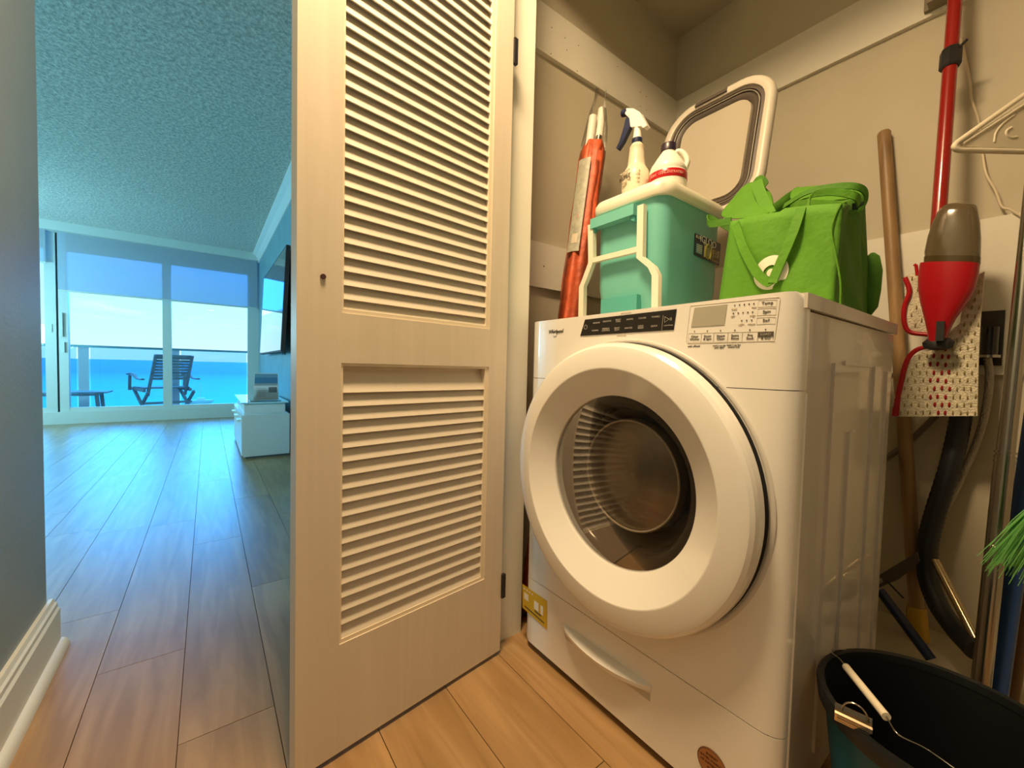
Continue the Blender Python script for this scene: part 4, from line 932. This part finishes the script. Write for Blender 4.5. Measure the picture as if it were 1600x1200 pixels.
# outlet plate with black plug and braided hose
ot = thing('washer_outlet_box', (1.89, .127, 1.05), 'black wall box with a water valve right of the mop pad', 'valve box')
a, b = at(1532, 487, 0, 1.886), at(1565, 571, 0, 1.886)
pbox('cover_plate', mat('box_black', (.022, .018, .012), .5), ot, 1.884, 1.893, b.y, a.y+.004, b.z+.0, a.z, bv=.002)
q = at(1545, 540, 0, 1.86)
ptube('valve', BLACK, ot, [(1.862, q.y, q.z-.03), (1.862, q.y, q.z+.055)], .019, 18)
ptube('valve_ring', CHROME, ot, [(1.862, q.y, q.z-.036), (1.862, q.y, q.z-.028)], .024, 20)
hp_ = [(1543, 560, 1.86), (1546, 590, 1.85), (1540, 640, 1.84), (1526, 690, 1.85), (1500, 750, 1.86), (1472, 805, 1.87), (1440, 852, 1.87), (1405, 890, 1.80), (1378, 905, 1.70), (1350, 912, 1.60)]
P = spline([at(x, y, 0, X) for x, y, X in hp_], 6)
bm = newbm(); tube(bm, P, .009, 12); tag(obj('water_hose', bm, STEEL, base=P[-1], smooth=50), 'thin braided steel hose running from the wall valve down behind the washer', 'hose')
P = spline([at(x, y, 0, X) for x, y, X in ((1478, 632, 1.895), (1450, 662, 1.895), (1420, 690, 1.893), (1384, 717, 1.87), (1360, 728, 1.78))], 6)
bm = newbm(); tube(bm, P, .009, 12); tag(obj('water_hose', bm, mat('dull_hose', (.16, .13, .09), .4), base=P[0], smooth=50), 'short dull hose crossing behind the wooden pole to the washer back', 'hose')
# vacuum hose and wand
vc = thing('vacuum_hose', (1.66, .15, 0), 'thick black vacuum hose curving down behind the wooden pole', 'hose')
hb2 = [(1512, 560, 1.86), (1505, 620, 1.85), (1499, 665, 1.84), (1484, 730, 1.82), (1462, 800, 1.80), (1450, 850, 1.78), (1450, 900, 1.76), (1466, 945, 1.72), (1494, 985, 1.66), (1525, 1018, 1.58)]
P = spline([at(x, y, 0, X) for x, y, X in hb2], 14)
bm = newbm(); tube(bm, P, [.024+.0012*(i % 2) for i in range(len(P))], 16); obj('hose', bm, mat('hose_black', (.010, .012, .018), .45), vc, smooth=70)
a, b = at(1461, 876, 0, 1.74), at(1531, 1012, 0, 1.60)
ptube('hose_wand', mat('brass_wand', (.60, .50, .32), .22, m=1), vc, [a+(a-b)*.0, b+(b-a)*.2], .0105, 16)
# folded dark frame low by the washer
fr = thing('folded_step', (1.62, .28, 0), 'folded dark frame with a brownish panel low behind the washer corner', 'folding frame')
a, b = at(1374, 922, 0, 1.62), at(1455, 1030, 0, 1.58)
b2_ = a.lerp(b, 1.0)
ptube('strut', NAVY, fr, [a, b], .0135, 10)
bm = newbm(); prism(bm, [at(1370, 902, 0, 1.68), at(1432, 864, 0, 1.72), at(1436, 880, 0, 1.72), at(1405, 905, 0, 1.70), at(1374, 918, 0, 1.68)], (.02, 0, 0)); obj('panel', bm, mat('brown_panel', (.06, .048, .035), .5), fr)
ptube('wire', BLK, fr, [at(1384, 906, 0, 1.69), at(1412, 935, 0, 1.68)], .0025, 6)
# chrome telescopic tube
a, b = at(1606, 375, 0, 1.60), at(1533, 1068, 0, 1.50)
dd = (a-b).normalized(); b0 = b-dd*((b.z-.0195)/dd.z)
t = thing('chrome_vacuum_tube', (b0.x, b0.y, 0), 'long shiny chrome vacuum tube leaning at the right edge', 'tube')
ptube('lower_tube', CHROME, t, [b0, b0.lerp(a, .55)], .0175, 24)
ptube('upper_tube', CHROME, t, [b0.lerp(a, .55), a+dd*.25], .0155, 24)
for f in (.535, .545, .555): ptube('grip_ring', CHROME, t, [b0.lerp(a, f), b0.lerp(a, f+.004)], .0187, 24)
ptube('release_button', CHROME, t, [b0.lerp(a, .36)+Vector((-.017, 0, 0)), b0.lerp(a, .366)+Vector((-.02, 0, 0))], .005, 10)
# blue pole
a, b = at(1606, 735, 0, 1.64), at(1562, 1050, 0, 1.56)
dd = (a-b).normalized(); b0 = b-dd*((b.z-.0195)/dd.z)
t = thing('blue_pole', (b0.x, b0.y, 0), 'dark blue mop pole just right of the chrome tube', 'pole')
ptube('pole', BLUE, t, [b0, b0.lerp(a, .6), a+dd*.55], .019, 18)
ptube('pole_end', BLK, t, [a+dd*.55, a+dd*.60], [.02, .017], 18)
# brown pole at the right corner
a, b = at(1612, 900, 0, 1.72), at(1592, 1030, 0, 1.66)
dd = (a-b).normalized(); b0 = b-dd*((b.z-.0195)/dd.z)
t = thing('brown_pole', (b0.x, b0.y, 0), 'thin brown varnished pole in the bottom right corner behind the blue pole', 'pole')
ptube('pole', mat('brown_varnish', (.16, .08, .03), .3), t, [b0, a+dd*.8], .012, 14); ptube('tip', RED, t, [a+dd*.8, a+dd*.84], [.013, .01], 14)
# green broom hanging head first
g0 = at(1652, 775, 0, 1.30)
t = thing('green_broom', (g0.x, g0.y, g0.z-.2), 'bright green bristle broom head hanging at the right edge', 'broom')
pbox('broom_head', mat('broom_head_green', (.03, .25, .06), .4), t, g0.x-.03, g0.x+.03, g0.y-.06, g0.y+.035, g0.z-.005, g0.z+.06, bv=.012)
gt = g0+Vector((.12, -.04, .82)); ptube('handle', REDM, t, [g0+Vector((0, -.01, .05)), gt], .011, 14)
bm = newbm(); rnd = random.Random(11); tips = []
for k in range(520):
    u = rnd.random(); s = rnd.uniform(-.028, .028)
    base = g0+Vector((s, -.058+.075*u, -.002)); L3 = .16+rnd.uniform(-.02, .02); an = (u-.45)*.75+rnd.uniform(-.07, .07)
    tip = base+Vector((s*1.2+rnd.uniform(-.01, .01), math.sin(an)*L3, -math.cos(an)*L3)); mid = base.lerp(tip, .5)+Vector((rnd.uniform(-.004, .004), rnd.uniform(-.004, .004), 0))
    tube(bm, [base, mid, tip], [.0011, .0010, .0007], 3, caps=False)
br = obj('bristles', bm, BRUSH, t); br['kind'] = 'stuff'
# ================================================================== BUCKET
bc = Vector((.948, .080, 0)); BH = .300
t = thing('bucket', bc, 'dark teal bucket with a black rim and wire bail beside the washer', 'bucket')
bm = newbm(); lathe(bm, [(.120, 0), (.125, .004), (.156, BH-.035), (.159, BH-.012)], bc, n=56, capb=False); obj('bucket_wall', bm, BUCK, t, smooth=40)
bm = newbm(); lathe(bm, [(.155, BH-.014), (.123, .014), (.02, .012)], bc, n=56, capa=False); obj('bucket_lining', bm, mat('bucket_lining_black', (.004, .005, .007), .5), t, smooth=40)
bm = newbm(); lathe(bm, [(.158, BH-.030), (.166, BH-.028), (.169, BH-.006), (.166, BH), (.157, BH-.001), (.154, BH-.014)], bc, n=64, capa=False, capb=False); obj('rim', bm, mat('rim_black', (.006, .008, .009), .35), t, smooth=40)
gA, gB = at(1322, 1042, 2, BH+.020), at(1385, 1120, 2, BH+.026)
ptube('grip', mat('grip_white', (.78, .70, .55), .4), t, [gA, gB], .0062, 16)
ear1 = bc+Vector((-.03, .157, BH-.008)); ear2 = bc+Vector((-.10, -.128, BH-.008))
P = spline([ear1+Vector((.14, -.02, .0)), ear1+Vector((.06, .002, .016)), gA+Vector((.012, .012, .002)), gA], 6); bm = newbm(); tube(bm, P, .0013, 8); obj('bail_wire', bm, CHROME, t, smooth=50)
bm = newbm(); P = spline([gB, gB+(gB-gA)*.25+Vector((0, 0, -.004)), at(1450, 1172, 2, BH+.012), at(1520, 1222, 2, BH+.004)], 6); tube(bm, P, .0013, 8); obj('bail_wire', bm, CHROME, t, smooth=50)
# chrome clip on rim
c1_, c2_ = at(1304, 1115, 2, BH+.008), at(1363, 1143, 2, BH+.006)
t = thing('spring_clip', (c1_+c2_)/2-Vector((0, 0, .008)), 'small chrome spring clip gripping the near bucket rim', 'clip')
u = (c2_-c1_).normalized(); v = Vector((0, 0, 1)).cross(u)
CG = mat('clip_metal', (.80, .66, .45), .25, m=1)
bm = newbm(); loft(bm, [[p+v*a+Vector((0, 0, b)) for a, b in ((0, -.010), (-.003, .004), (.0, .006), (.004, -.008))] for p in (c1_, c2_)]); obj('jaw', bm, CG, t)
bm = newbm(); loft(bm, [[p+v*a+Vector((0, 0, b)) for a, b in ((.006, -.008), (.012, .010), (.015, .010), (.010, -.010))] for p in (c1_, c2_)]); obj('jaw', bm, CHROME, t)
for k in range(3): ptube('groove', BLK, t, [c1_+u*.003-v*.0028+Vector((0, 0, -.006+.004*k)), c2_-u*.003-v*.0028+Vector((0, 0, -.006+.004*k))], .0004, 5)
mc = (c1_+c2_)/2; P = [mc+u*(.002+.016*math.cos(a)) + Vector((0, 0, .005+.020*math.sin(a)))+v*.009 for a in [math.pi*k/12 for k in range(13)]]
ptube('loop', CHROME, t, P, .0014, 8)

flush_text()
